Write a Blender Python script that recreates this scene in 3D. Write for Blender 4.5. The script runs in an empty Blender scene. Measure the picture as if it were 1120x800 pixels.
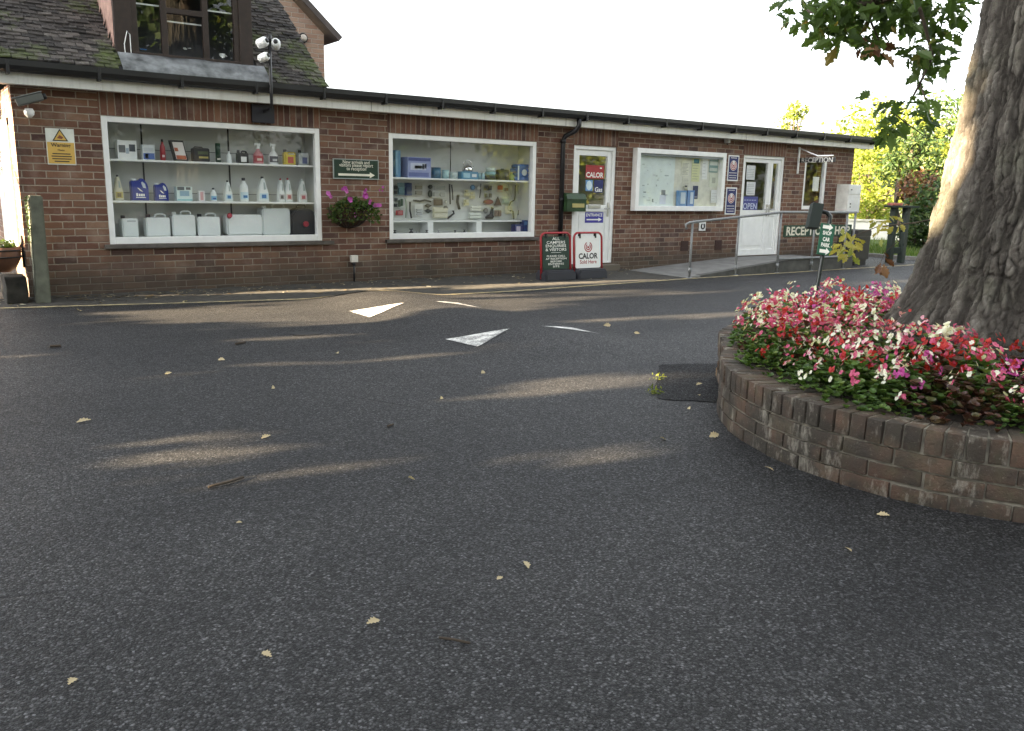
import bpy, bmesh, math, random
from mathutils import Vector, Matrix, noise
random.seed(7)
R = math.radians; PI = math.pi
sc = bpy.context.scene; C = sc.collection
U = random.uniform
# ---------------------------------------------------------------- camera
F, YAW, PIT, ROL, HC, DC = 925.616, R(35.362), R(11.667), R(1.148), 1.242, 10.236
fw = Vector((math.sin(YAW)*math.cos(PIT), math.cos(YAW)*math.cos(PIT), -math.sin(PIT)))
r0 = Vector((math.cos(YAW), -math.sin(YAW), 0)); u0 = r0.cross(fw)
rt = r0*math.cos(ROL)+u0*math.sin(ROL); up = rt.cross(fw); CP = Vector((0, -DC, HC))
cd = bpy.data.cameras.new('camera'); cam = bpy.data.objects.new('camera', cd); C.objects.link(cam)
cd.sensor_width = 36; cd.lens = F/1120*36; cd.clip_start = .05; cd.clip_end = 2000
cam.matrix_world = Matrix(((rt.x, up.x, -fw.x, CP.x), (rt.y, up.y, -fw.y, CP.y), (rt.z, up.z, -fw.z, CP.z), (0, 0, 0, 1)))
sc.camera = cam
# photograph measurements turned into places in the world (survey helpers)
def ray(x, y): return fw*F + rt*(x-560) - up*(y-400)
def W(x, y, Y=0.):
    d = ray(x, y); return CP + d*((Y-CP.y)/d.y)
def WX(x, y, X):
    d = ray(x, y); return CP + d*((X-CP.x)/d.x)
def WZ(x, y, Z=0.):
    d = ray(x, y); return CP + d*((Z-CP.z)/d.z)
def WD(x, y, D): return CP + ray(x, y)*(D/F)
# ---------------------------------------------------------------- sun, sky
SAZ, SEL = R(9), R(13.5)
SUN = Vector((-math.cos(SAZ)*math.cos(SEL), math.sin(SAZ)*math.cos(SEL), math.sin(SEL)))
sl = bpy.data.lights.new('sun', 'SUN'); sl.energy = 5.0; sl.angle = R(.53); sl.color = (1, .77, .49)
so = bpy.data.objects.new('sun', sl); C.objects.link(so); so.location = (-20, 3, 12)
so.rotation_euler = SUN.to_track_quat('Z', 'Y').to_euler()
wd = bpy.data.worlds.new('World'); sc.world = wd; wd.use_nodes = True
nt = wd.node_tree; bg = nt.nodes['Background']
sk = nt.nodes.new('ShaderNodeTexSky'); sk.sky_type = 'NISHITA'; sk.sun_disc = False
sk.sun_elevation = SEL; sk.sun_rotation = math.atan2(SUN.x, SUN.y)
sk.air_density = 1.0; sk.dust_density = 3.5; sk.ozone_density = 1.5
hs = nt.nodes.new('ShaderNodeHueSaturation'); hs.inputs['Saturation'].default_value = .22
nt.links.new(sk.outputs[0], hs.inputs['Color']); nt.links.new(hs.outputs[0], bg.inputs[0]); bg.inputs[1].default_value = .06
vs = sc.view_settings; vs.view_transform = 'Standard'; vs.look = 'None'; vs.exposure = 3.95; vs.gamma = 1
sc.cycles.max_bounces = 7; sc.cycles.transparent_max_bounces = 12
sc.cycles.use_denoising = True; sc.cycles.sample_clamp_indirect = 4.0
# ---------------------------------------------------------------- materials
class NT:
    def __init__(s, name):
        s.m = bpy.data.materials.new(name); s.m.use_nodes = True; s.t = s.m.node_tree
        s.b = s.t.nodes['Principled BSDF']; s.o = s.t.nodes['Material Output']
    def n(s, typ, ins=None, **kw):
        nd = s.t.nodes.new('ShaderNode'+typ)
        for k, v in kw.items(): setattr(nd, k, v)
        for k, v in (ins or {}).items(): s.set(nd.inputs[k], v)
        return nd
    def set(s, inp, v):
        if isinstance(v, bpy.types.NodeSocket): s.t.links.new(v, inp)
        elif isinstance(v, (tuple, list)) and len(v) == 3 and inp.type == 'RGBA': inp.default_value = (*v, 1)
        else: inp.default_value = v
    def math(s, op, a, b=0., c=None):
        nd = s.n('Math', operation=op); s.set(nd.inputs[0], a); s.set(nd.inputs[1], b)
        if c is not None: s.set(nd.inputs[2], c)
        return nd.outputs[0]
    def noise(s, scale, detail=3., vec=None, rough=.55):
        nd = s.n('TexNoise'); nd.inputs['Scale'].default_value = scale; nd.inputs['Detail'].default_value = detail
        nd.inputs['Roughness'].default_value = rough
        if vec is not None: s.set(nd.inputs['Vector'], vec)
        return nd.outputs['Fac']
    def ramp(s, fac, stops, interp='LINEAR'):
        nd = s.n('ValToRGB'); s.set(nd.inputs[0], fac); cr = nd.color_ramp; cr.interpolation = interp
        while len(cr.elements) < len(stops): cr.elements.new(.5)
        for e, (p, c) in zip(cr.elements, stops):
            e.position = p; e.color = (*c, 1) if not isinstance(c, float) else (c, c, c, 1)
        return nd.outputs[0]
    def mix(s, fac, a, b, blend='MIX'):
        nd = s.n('MixRGB', blend_type=blend); s.set(nd.inputs[0], fac); s.set(nd.inputs[1], a); s.set(nd.inputs[2], b)
        return nd.outputs[0]
    def bump(s, h, strength=.5, dist=.01, normal=None):
        nd = s.n('Bump'); nd.inputs['Strength'].default_value = strength; nd.inputs['Distance'].default_value = dist
        s.set(nd.inputs['Height'], h)
        if normal is not None: s.set(nd.inputs['Normal'], normal)
        return nd.outputs[0]
    def pos(s): return s.n('TexCoord').outputs['Object']
    def wpos(s): return s.n('NewGeometry').outputs['Position']
    def isl(s): return s.n('NewGeometry').outputs['Random Per Island']
    def out(s, **kw):
        for k, v in kw.items(): s.set(s.b.inputs[k.replace('_', ' ')], v)
        return s.m
_pc = {}
def P(col, rough=.5, metal=0., var=.12, scale=9., bump=0., spec=.5, name=None):
    key = (col, rough, metal, var, scale, bump, spec)
    if key in _pc: return _pc[key]
    t = NT(name or 'surface')
    n = t.noise(scale, 4, t.wpos())
    d = tuple(max(0, c*(1-var)) for c in col); l = tuple(min(1, c*(1+var)) for c in col)
    c = t.ramp(n, [(.3, d), (.7, l)])
    t.out(Base_Color=c, Roughness=t.math('MULTIPLY_ADD', n, .25, rough-.12), Metallic=metal)
    t.b.inputs['Specular IOR Level'].default_value = spec
    if bump: t.out(Normal=t.bump(t.noise(scale*12, 3, t.wpos()), bump, .004))
    _pc[key] = t.m; return t.m
def brick_mat(name, cols, mortar, vertical=False, dirt=True):
    t = NT(name); uv = t.n('UVMap').outputs[0]
    wob = t.n('TexNoise', {'Scale': 30., 'Vector': uv}); sub = t.n('VectorMath', {0: wob.outputs['Color'], 1: (.5, .5, .5)}, operation='SUBTRACT')
    sc_ = t.n('VectorMath', {0: sub.outputs[0]}, operation='SCALE'); sc_.inputs['Scale'].default_value = .008
    add = t.n('VectorMath', {0: uv, 1: sc_.outputs[0]}, operation='ADD')
    sx = t.n('SeparateXYZ', {0: add.outputs[0]})
    u, v = sx.outputs[0], sx.outputs[1]
    bw, bh = (.225, .075) if not vertical else (.075, 10.)
    row = t.math('FLOOR', t.math('DIVIDE', v, bh))
    off = 0. if vertical else t.math('MULTIPLY', t.math('MODULO', row, 2.), bw/2)
    uu = t.math('ADD', u, off); cu = t.math('DIVIDE', uu, bw); cv = t.math('DIVIDE', v, bh)
    col = t.math('FLOOR', cu)
    fu = t.math('MULTIPLY', t.math('FRACT', cu), bw); fv = t.math('MULTIPLY', t.math('FRACT', cv), bh)
    du = t.math('MINIMUM', fu, t.math('SUBTRACT', bw, fu)); dv = t.math('MINIMUM', fv, t.math('SUBTRACT', bh, fv))
    d = t.math('MINIMUM', du, dv)
    face = t.n('MapRange', {'Value': d, 'From Min': .0038, 'From Max': .0075}).outputs[0]
    idv = t.n('CombineXYZ', {0: col, 1: row}); wn = t.n('TexWhiteNoise', {'Vector': idv.outputs[0]}, noise_dimensions='2D')
    st = [(i/(len(cols)-1), c) for i, c in enumerate(cols)]
    bc = t.ramp(wn.outputs['Value'], st)
    bc = t.mix(t.math('MULTIPLY', t.noise(60, 4, uv), .7), bc, t.mix(.5, bc, (.05, .03, .03)))
    bc = t.mix(t.math('MULTIPLY', t.ramp(t.noise(5, 5, uv), [(.5, 0.), (.75, 1.)]), .35), bc, (.42, .33, .27))
    mc = t.mix(t.noise(3, 4, uv), mortar, tuple(c*.62 for c in mortar))
    c = t.mix(face, mc, bc)
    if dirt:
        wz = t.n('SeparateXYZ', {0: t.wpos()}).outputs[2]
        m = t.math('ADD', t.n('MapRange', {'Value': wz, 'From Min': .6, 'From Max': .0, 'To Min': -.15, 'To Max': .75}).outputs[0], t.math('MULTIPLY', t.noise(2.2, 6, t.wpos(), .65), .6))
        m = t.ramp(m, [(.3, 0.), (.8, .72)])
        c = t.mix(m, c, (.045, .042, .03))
        m2 = t.ramp(t.noise(.8, 5, t.wpos()), [(.45, 0.), (.7, .38)])
        c = t.mix(m2, c, (.09, .06, .05))
    strk = t.n('Mapping', {'Vector': t.wpos(), 'Scale': (3.2, 3.2, .35)}).outputs[0]; c = t.mix(t.ramp(t.noise(1., 6, strk, .65), [(.52, 0.), (.78, .55)]), c, (.05, .04, .033))
    h = t.math('ADD', t.math('MULTIPLY', face, 1.), t.math('MULTIPLY', t.noise(110, 4, uv), .35))
    h = t.math('ADD', h, t.math('MULTIPLY', wn.outputs['Value'], .2))
    return t.out(Base_Color=c, Roughness=.9, Normal=t.bump(h, .8, .007))
BRC = [(.07, .032, .025), (.185, .085, .052), (.13, .058, .038), (.24, .12, .07), (.19, .096, .058), (.155, .063, .042), (.275, .158, .097), (.085, .04, .033)]
M_brick = brick_mat('brick', BRC, (.42, .35, .275))
M_soldier = brick_mat('soldier_brick', BRC[:4], (.36, .30, .235), True, False)
M_houseb = brick_mat('house_brick', [(.42, .27, .19), (.36, .22, .155), (.48, .32, .23), (.40, .27, .21)], (.5, .43, .36), dirt=False)
def coping_mat():
    t = NT('coping_brick'); r = t.isl(); p = t.wpos()
    c = t.ramp(r, [(0, (.058, .035, .025)), (.3, (.10, .057, .037)), (.6, (.085, .056, .04)), (.85, (.14, .078, .05)), (1, (.115, .085, .06))])
    z = t.n('SeparateXYZ', {0: p}).outputs[2]; st = t.n('Mapping', {'Vector': p, 'Scale': (1., 1., .35)}).outputs[0]
    c = t.mix(t.ramp(t.noise(14, 5, p), [(.45, 0.), (.7, .55)]), c, (.075, .078, .04))
    c = t.mix(t.ramp(t.noise(5, 6, p, .6), [(.33, 0.), (.55, .85)]), c, (.034, .031, .025))
    c = t.mix(t.ramp(t.noise(9, 6, st, .72), [(.55, 0.), (.68, .75)]), c, (.33, .31, .26))
    c = t.mix(t.ramp(t.noise(55, 4, p, .7), [(.6, 0.), (.75, .5)]), c, (.30, .27, .22))
    h = t.math('ADD', t.noise(70, 5, p), t.math('MULTIPLY', t.noise(220, 2, p), .4))
    return t.out(Base_Color=c, Roughness=.88, Normal=t.bump(h, .8, .007))
M_coping = coping_mat()
M_mortar = P((.20, .185, .15), .95, var=.4, scale=14, bump=.6)
def asphalt_mat(name, k=1., sp=.27):
    t = NT(name); p = t.wpos()
    v1 = t.n('TexVoronoi', {'Scale': 125., 'Vector': p}); v2 = t.n('TexVoronoi', {'Scale': 260., 'Vector': p})
    g1 = t.n('SeparateColor', {0: v1.outputs['Color']}).outputs[0]; g2 = t.n('SeparateColor', {0: v2.outputs['Color']}).outputs[0]
    q = lambda a: (a*k*.98, a*k*1.0, a*k*1.08)
    c1 = t.ramp(g1, [(0, q(.006)), (.45, q(.015)), (.74, q(.042)), (.9, q(.095)), (.97, q(.15)), (1, q(.24))])
    c2 = t.ramp(g2, [(0, q(.006)), (.6, q(.022)), (.9, q(.075)), (1, q(.20))])
    c = t.mix(.4, c1, c2)
    edge = t.ramp(v1.outputs['Distance'], [(.35, 0.), (.75, .75)]); c = t.mix(edge, c, q(.006))
    big = t.ramp(t.noise(.5, 6, p, .66), [(.38, 0.), (.66, 1.)])
    c = t.mix(t.math('MULTIPLY', big, .7), c, t.mix(1., c, (1.9, 1.85, 1.75), 'MULTIPLY'))
    stretched = t.n('Mapping', {'Vector': p, 'Scale': (.22, 1.5, 1)}).outputs[0]
    c = t.mix(t.ramp(t.noise(1.3, 5, stretched), [(.42, 0.), (.72, .55)]), c, t.mix(1., c, (.42, .43, .47), 'MULTIPLY'))
    c = t.mix(t.ramp(t.noise(4.5, 7, p, .72), [(.58, 0.), (.80, .5)]), c, q(.085))
    c = t.mix(t.ramp(t.noise(17, 5, p, .7), [(.66, 0.), (.76, .5)]), c, (.15*k, .14*k, .12*k))
    ck = t.n('TexVoronoi', {'Scale': .34, 'Vector': t.mix(.12, p, t.n('TexNoise', {'Scale': 2.2, 'Detail': 6.}).outputs['Color'], 'ADD')}, feature='DISTANCE_TO_EDGE')
    crk = t.math('MULTIPLY', t.ramp(ck.outputs['Distance'], [(.0, 1.), (.0055, 0.)]), t.ramp(t.noise(.45, 3, p), [(.56, 0.), (.66, .85)])); c = t.mix(crk, c, (.004, .004, .004))
    h = t.math('SUBTRACT', 1., v1.outputs['Distance']); h = t.math('ADD', h, t.math('MULTIPLY', t.math('SUBTRACT', 1., v2.outputs['Distance']), .5))
    h = t.math('SUBTRACT', t.math('ADD', h, t.math('MULTIPLY', g1, .8)), t.math('MULTIPLY', crk, 2.))
    t.b.inputs['Specular IOR Level'].default_value = sp
    return t.out(Base_Color=c, Roughness=t.ramp(g1, [(.0, .7), (1, .48)]), Normal=t.bump(h, .9, .005))
M_asph = asphalt_mat('asphalt', .86); M_patch = asphalt_mat('asphalt_patch', .45, .08)
def paint_mat(name, col, wear=.35):
    t = NT(name); p = t.wpos(); v = t.n('TexVoronoi', {'Scale': 95., 'Vector': p})
    m = t.ramp(t.math('ADD', t.math('MULTIPLY', t.noise(9, 6, p, .7), 1.), t.math('MULTIPLY', v.outputs['Distance'], .25)), [(.50, 0.), (.72, wear)])
    return t.out(Base_Color=t.mix(m, col, (.07, .07, .07)), Roughness=.7, Normal=t.bump(t.math('SUBTRACT', 1., v.outputs['Distance']), .5, .003))
M_white_paint = paint_mat('road_paint', (.74, .74, .71), .85); M_yellow_paint = paint_mat('yellow_road_paint', (.46, .38, .2), .75)
M_white = P((.84, .85, .84), .35, var=.05, name='white_upvc'); M_fascia = None
M_black = P((.012, .012, .014), .4, name='black_plastic'); M_panel = P((.56, .58, .565), .6, var=.06, scale=2)
M_peg = P((.60, .62, .60), .6, var=.06, scale=2); M_shelf = P((.76, .78, .77), .45, var=.04)
M_brown = P((.030, .018, .014), .55, var=.3, scale=14, name='dark_timber'); M_galv = P((.20, .21, .215), .6, .15, var=.2, scale=30, name='galvanised_steel')
M_conc = P((.22, .215, .20), .9, var=.3, scale=8, bump=.5, name='concrete'); M_soil = P((.035, .028, .022), .95, var=.5, scale=20, bump=.8)
M_lead = P((.15, .16, .165), .65, var=.7, scale=7, bump=.5, name='lead_sheet'); M_green = P((.008, .055, .028), .45, var=.1, name='green_sign_paint')
M_red = P((.34, .022, .03), .45, name='red_paint'); M_navy = P((.012, .02, .13), .4, name='navy_print'); M_cream = P((.75, .72, .6), .5, name='cream_print')
M_letter = P((.85, .85, .80), .5, var=.03); M_dark = P((.02, .02, .022), .8); M_inner = P((.10, .09, .08), .9)
def glass_mat(k=1.):
    t = NT('window_glass'); t.t.nodes.remove(t.b)
    tr = t.n('BsdfTransparent', {0: (.97, .98, .975)}); gl = t.n('BsdfGlossy', {'Roughness': .012, 'Color': (.95, .97, .97)})
    lw = t.n('LayerWeight', {'Blend': .5}); f2 = t.math('MULTIPLY_ADD', t.math('POWER', lw.outputs['Facing'], 5.), .9*k, .045*k)
    mx = t.n('MixShader', {0: f2, 1: tr.outputs[0], 2: gl.outputs[0]}); t.t.links.new(mx.outputs[0], t.o.inputs[0]); return t.m
M_glass = glass_mat(1.0); M_glass2 = glass_mat(2.2)
def leaf_mat(name, stops, trans=.35, rough=.5):
    t = NT(name); r = t.isl(); c = t.ramp(r, stops)
    c = t.mix(t.math('MULTIPLY', t.noise(1.2, 3, t.wpos()), .5), c, t.mix(1., c, (.75, .8, .6), 'MULTIPLY'))
    t.out(Base_Color=c, Roughness=rough); t.b.inputs['Specular IOR Level'].default_value = .35
    tl = t.n('BsdfTranslucent', {0: t.mix(1., c, (1.5, 1.5, .7), 'MULTIPLY')})
    mx = t.n('MixShader', {0: trans, 1: t.b.outputs[0], 2: tl.outputs[0]}); t.t.links.new(mx.outputs[0], t.o.inputs[0]); return t.m
M_oak = leaf_mat('oak_leaf', [(0, (.035, .065, .018)), (.5, (.06, .105, .027)), (.93, (.09, .14, .04)), (1, (.19, .13, .04))], .42)
M_yel = leaf_mat('yellowing_leaf', [(0, (.26, .23, .05)), (.5, (.36, .32, .09)), (1, (.16, .19, .05))], .4)
M_lime = leaf_mat('lime_leaf', [(0, (.10, .14, .022)), (.5, (.17, .21, .035)), (1, (.28, .29, .07))], .5)
M_dkl = leaf_mat('dark_leaf', [(0, (.018, .04, .014)), (.6, (.04, .075, .022)), (1, (.08, .11, .03))], .3)
M_brl = leaf_mat('brown_leaf', [(0, (.07, .03, .018)), (.6, (.14, .065, .035)), (1, (.2, .12, .06))], .3)
M_dry = leaf_mat('dry_leaf', [(0, (.45, .33, .16)), (.4, (.55, .47, .27)), (.7, (.36, .22, .09)), (1, (.62, .56, .40))], .15, .7)
M_bego = leaf_mat('begonia_leaf', [(0, (.04, .08, .025)), (.4, (.075, .14, .035)), (.75, (.11, .19, .05)), (1, (.17, .22, .07))], .25, .35)
M_bron = leaf_mat('bronze_leaf', [(0, (.05, .025, .02)), (.5, (.09, .036, .028)), (1, (.08, .09, .035))], .2, .3)
def petal_mat(n, a, b): return leaf_mat(n, [(0, a), (1, b)], .3, .55)
PET = {'pink': petal_mat('pink_petal', (.50, .055, .17), (.68, .17, .31)), 'red': petal_mat('red_petal', (.40, .014, .025), (.58, .06, .05)),
       'white': petal_mat('white_petal', (.78, .76, .68), (.85, .85, .82)), 'pale': petal_mat('pale_petal', (.72, .30, .45), (.8, .52, .62)),
       'magenta': petal_mat('magenta_petal', (.45, .05, .30), (.6, .12, .42))}
def bark_mat():
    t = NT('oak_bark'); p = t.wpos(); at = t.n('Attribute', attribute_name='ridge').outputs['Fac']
    v = t.n('Mapping', {'Vector': p, 'Scale': (1, 1, .22)}).outputs[0]
    c = t.ramp(t.noise(28, 6, v, .7), [(.3, (.085, .075, .062)), (.5, (.16, .145, .125)), (.68, (.25, .235, .21))])
    c = t.mix(t.ramp(t.noise(60, 5, p, .7), [(.55, 0.), (.72, .6)]), c, (.33, .32, .28))
    c = t.mix(t.ramp(t.noise(2.2, 6, p, .65), [(.48, 0.), (.7, .6)]), c, (.10, .115, .065))
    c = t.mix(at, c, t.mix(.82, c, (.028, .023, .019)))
    h = t.math('ADD', t.noise(50, 6, v, .75), t.math('MULTIPLY', t.noise(150, 4, p, .7), .5))
    return t.out(Base_Color=c, Roughness=.95, Normal=t.bump(h, 1., .02))
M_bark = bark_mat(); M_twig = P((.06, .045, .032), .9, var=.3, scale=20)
def fascia_mat():
    t = NT('fascia_paint'); p = t.wpos(); v = t.n('Mapping', {'Vector': p, 'Scale': (9, 9, 1.)}).outputs[0]
    c = t.mix(t.ramp(t.noise(1.3, 6, v, .7), [(.5, 0.), (.8, .6)]), (.80, .80, .76), (.30, .29, .24))
    c = t.mix(t.ramp(t.noise(1.1, 5, p), [(.5, 0.), (.75, .35)]), c, (.5, .49, .43))
    return t.out(Base_Color=c, Roughness=.45)
M_fascia = fascia_mat()
def tile_mat():
    t = NT('roof_tile'); r = t.isl(); p = t.wpos()
    c = t.ramp(r, [(0, (.014, .012, .011)), (.4, (.027, .023, .021)), (.75, (.046, .039, .035)), (1, (.09, .079, .071))])
    c = t.mix(t.ramp(t.noise(22, 5, p, .7), [(.56, 0.), (.72, .6)]), c, (.24, .23, .21))
    ms = t.math('ADD', t.noise(1.1, 5, p, .6), t.math('MULTIPLY', t.noise(16, 4, p), .25))
    c = t.mix(t.ramp(ms, [(.66, 0.), (.80, .9)]), c, (.07, .095, .02))
    return t.out(Base_Color=c, Roughness=.92, Normal=t.bump(t.noise(60, 5, p), .7, .008))
M_tile = tile_mat()
M_htile = P((.30, .19, .155), .85, var=.3, scale=12, bump=.4)
# ---------------------------------------------------------------- mesh helpers
def uvbox(bm):
    l = bm.loops.layers.uv.verify()
    for f in bm.faces:
        n = f.normal; ax = max(range(3), key=lambda i: abs(n[i]))
        for lp in f.loops:
            c = lp.vert.co; lp[l].uv = (c.y, c.z) if ax == 0 else ((c.x, c.z) if ax == 1 else (c.x, c.y))
def nb(): return bmesh.new()
def box(bm, x0, x1, y0, y1, z0, z1, mi=0, bev=0., M=None):
    vs_ = [bm.verts.new((x, y, z)) for z in (z0, z1) for y in (y0, y1) for x in (x0, x1)]
    fs = [bm.faces.new([vs_[i] for i in q]) for q in ((0, 2, 3, 1), (4, 5, 7, 6), (0, 1, 5, 4), (2, 6, 7, 3), (1, 3, 7, 5), (0, 4, 6, 2))]
    for f in fs: f.material_index = mi
    if bev:
        es = list({e for f in fs for e in f.edges})
        r = bmesh.ops.bevel(bm, geom=es, offset=bev, segments=2, affect='EDGES', profile=.6)
        for f in r['faces']: f.material_index = mi
        vs_ = list({v for f in r['faces'] for v in f.verts} | {v for v in vs_ if v.is_valid})
    if M is not None: bmesh.ops.transform(bm, matrix=M, verts=[v for v in vs_ if v.is_valid])
    return vs_
def tube(bm, pts, rad, n=8, mi=0, cap=True):
    pts = [Vector(p) for p in pts]; rings = []
    rads = rad if isinstance(rad, (list, tuple)) else [rad]*len(pts)
    ref = None
    for i, p in enumerate(pts):
        t = (pts[min(i+1, len(pts)-1)]-pts[max(i-1, 0)]).normalized()
        if ref is None: ref = t.orthogonal().normalized()
        a = (ref - t*ref.dot(t)); a = a.normalized() if a.length > 1e-5 else t.orthogonal().normalized(); ref = a; b = t.cross(a)
        rings.append([bm.verts.new(p+(a*math.cos(2*PI*k/n)+b*math.sin(2*PI*k/n))*rads[i]) for k in range(n)])
    for q, r in zip(rings, rings[1:]):
        for k in range(n):
            f = bm.faces.new((q[k], q[(k+1) % n], r[(k+1) % n], r[k])); f.material_index = mi; f.smooth = True
    if cap:
        f = bm.faces.new(rings[0][::-1]); f.material_index = mi; f = bm.faces.new(rings[-1]); f.material_index = mi
def lathe(bm, prof, cx, cy, z0, n=20, sy=1., mi=0):
    rings = [[bm.verts.new((cx+max(r, 1e-4)*math.cos(2*PI*k/n), cy+sy*max(r, 1e-4)*math.sin(2*PI*k/n), z0+z)) for k in range(n)] for r, z in prof]
    for q, r in zip(rings, rings[1:]):
        for k in range(n):
            f = bm.faces.new((q[k], q[(k+1) % n], r[(k+1) % n], r[k])); f.material_index = mi; f.smooth = True
    bm.faces.new(rings[0][::-1]).material_index = mi; bm.faces.new(rings[-1]).material_index = mi
def prism(bm, pts, y0, y1, mi=0, bev=0.):           # outline in (x, z), thickness along y
    a = [bm.verts.new((x, y0, z)) for x, z in pts]; b = [bm.verts.new((x, y1, z)) for x, z in pts]; n = len(pts); fs = []
    fs.append(bm.faces.new(a)); fs.append(bm.faces.new(b[::-1]))
    for i in range(n): fs.append(bm.faces.new((a[i], b[i], b[(i+1) % n], a[(i+1) % n])))
    bmesh.ops.recalc_face_normals(bm, faces=fs)
    for f in fs: f.material_index = mi
    if bev:
        es = list({e for f in fs[:2] for e in f.edges}); r = bmesh.ops.bevel(bm, geom=es, offset=bev, segments=2, affect='EDGES')
        for f in r['faces']: f.material_index = mi
def rrect(x0, x1, z0, z1, r, k=5):
    o = []
    for cx, cz, a in ((x1-r, z1-r, 0), (x0+r, z1-r, 90), (x0+r, z0+r, 180), (x1-r, z0+r, 270)):
        for i in range(k+1): t = R(a+90*i/k); o.append((cx+r*math.cos(t), cz+r*math.sin(t)))
    return o
def shade(bm, ang=40):
    for f in bm.faces: f.smooth = True
    for e in bm.edges: e.smooth = len(e.link_faces) == 2 and e.calc_face_angle(0) < R(ang)
ORG = {}
def obj(name, bm, mats, parent=None, origin=None, smooth=False, keep=False):
    if smooth: shade(bm)
    o0 = ORG[parent.name] if parent else Vector(origin if origin is not None else (0, 0, 0))
    if o0.length: bmesh.ops.translate(bm, vec=-o0, verts=bm.verts)
    me = bpy.data.meshes.new(name); bm.to_mesh(me); bm.free()
    for m in (mats if isinstance(mats, (list, tuple)) else [mats]): me.materials.append(m)
    o = bpy.data.objects.new(name, me); C.objects.link(o)
    if parent: o.parent = parent
    elif origin is not None: o.location = origin
    ORG[o.name] = o0.copy(); return o
def tag(o, label=None, cat=None, group=None, kind=None):
    for k, v in (('label', label), ('category', cat), ('group', group), ('kind', kind)):
        if v: o[k] = v
    return o
def thing(name, label, cat, loc=(0, 0, 0), group=None):
    o = bpy.data.objects.new(name, None); C.objects.link(o); o.location = loc; o.empty_display_size = .1
    ORG[o.name] = Vector(loc); return tag(o, label, cat, group)
def struct(name, bm, mats): return tag(obj(name, bm, mats), kind='structure')
def dup(root, M, label=None, group=None):           # a thing and its parts, copied; M places it in the world
    r = root.copy(); C.objects.link(r); r.matrix_world = M
    if label: r['label'] = label
    if group: r['group'] = group
    for ch in root.children:
        c = ch.copy(); C.objects.link(c); c.parent = r
        for g in ch.children:
            d = g.copy(); C.objects.link(d); d.parent = c
    return r
def text(s, size=None, width=None, bold=0., ext=.0006):   # lettering as a flat mesh, x right, z up, centred on 0,0
    cu = bpy.data.curves.new('lettering', 'FONT'); cu.body = s; cu.align_x = 'CENTER'; cu.align_y = 'CENTER'; cu.size = 1; cu.offset = bold; cu.extrude = 0.; cu.resolution_u = 3
    cu.space_line = .95
    o = bpy.data.objects.new('tmp', cu); C.objects.link(o); dg = bpy.context.evaluated_depsgraph_get(); dg.update()
    me = bpy.data.meshes.new_from_object(o.evaluated_get(dg)); bpy.data.objects.remove(o); bpy.data.curves.remove(cu)
    xs = [v.co.x for v in me.vertices]; ys = [v.co.y for v in me.vertices]; cx, cy = (min(xs)+max(xs))/2, (min(ys)+max(ys))/2
    k = size if size else 1.
    kx = width/(max(xs)-min(xs)) if width else k; ky = k if size else kx
    for v in me.vertices: v.co = ((v.co.x-cx)*kx, 0, (v.co.y-cy)*ky)
    return me
def put_text(bm, s, x, y, z, size=None, width=None, bold=.012, mi=0, M=None):
    me = text(s, size, width, bold); n0 = len(bm.verts); f0 = len(bm.faces); bm.from_mesh(me); bpy.data.meshes.remove(me)
    bm.verts.ensure_lookup_table(); bm.faces.ensure_lookup_table()
    for v in bm.verts[n0:]: v.co = (M @ v.co if M else v.co) + Vector((x, y, z))
    for f in bm.faces[f0:]: f.material_index = mi
# ---------------------------------------------------------------- the setting
def hump(x, y):
    dx = (x-4.33)/.92
    if abs(dx) >= 1: return 0.
    e = min(1, max(0, (-1.0-y)/.35))*min(1, max(0, (y+5.6)/.8)); e = e*e*(3-2*e)
    return .078*math.cos(PI/2*dx)**2*e
def sheet(bm, xs, ys, z=0., zf=None, mi=0):
    vv = [[bm.verts.new((x, y, z+(zf(x, y) if zf else 0))) for x in xs] for y in ys]
    for j in range(len(ys)-1):
        for i in range(len(xs)-1):
            f = bm.faces.new((vv[j][i], vv[j][i+1], vv[j+1][i+1], vv[j+1][i])); f.material_index = mi; f.smooth = True
def lin(a, b, n): return [a+(b-a)*i/n for i in range(n+1)]
M_earth = P((.05, .06, .025), .95, var=.4, scale=.4)
bm = nb(); sheet(bm, lin(-320, 340, 12), lin(-320, 340, 12), -.02); struct('ground', bm, M_earth)
bm = nb()
sheet(bm, lin(-40, 3.2, 12)+lin(3.3, 5.4, 30)+lin(5.6, 16.9, 10), lin(-45, -6, 12)+lin(-5.8, -.6, 34)+lin(-.4, 11, 6), 0., hump)
struct('car_park_road', bm, M_asph)
bm = nb(); sheet(bm, lin(16.9, 60, 6), lin(-30, -3.4, 4), 0); struct('side_road', bm, M_asph)
def grass_mat():
    t = NT('lawn_grass'); p = t.wpos(); c = t.ramp(t.noise(2.2, 6, p, .7), [(.3, (.05, .085, .018)), (.6, (.09, .14, .025)), (.8, (.13, .15, .04))])
    return t.out(Base_Color=c, Roughness=.9, Normal=t.bump(t.noise(60, 3, p), 1., .03))
bm = nb(); sheet(bm, lin(17.02, 60, 12), lin(-3.3, 40, 12), .03, lambda x, y: .04*noise.noise((x*.4, y*.4, 0))); struct('lawn', bm, grass_mat())
bm = nb(); box(bm, 16.9, 17.02, -3.4, 11, -.02, .07, bev=.01); struct('lawn_kerb', bm, M_conc)
bm = nb()
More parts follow.
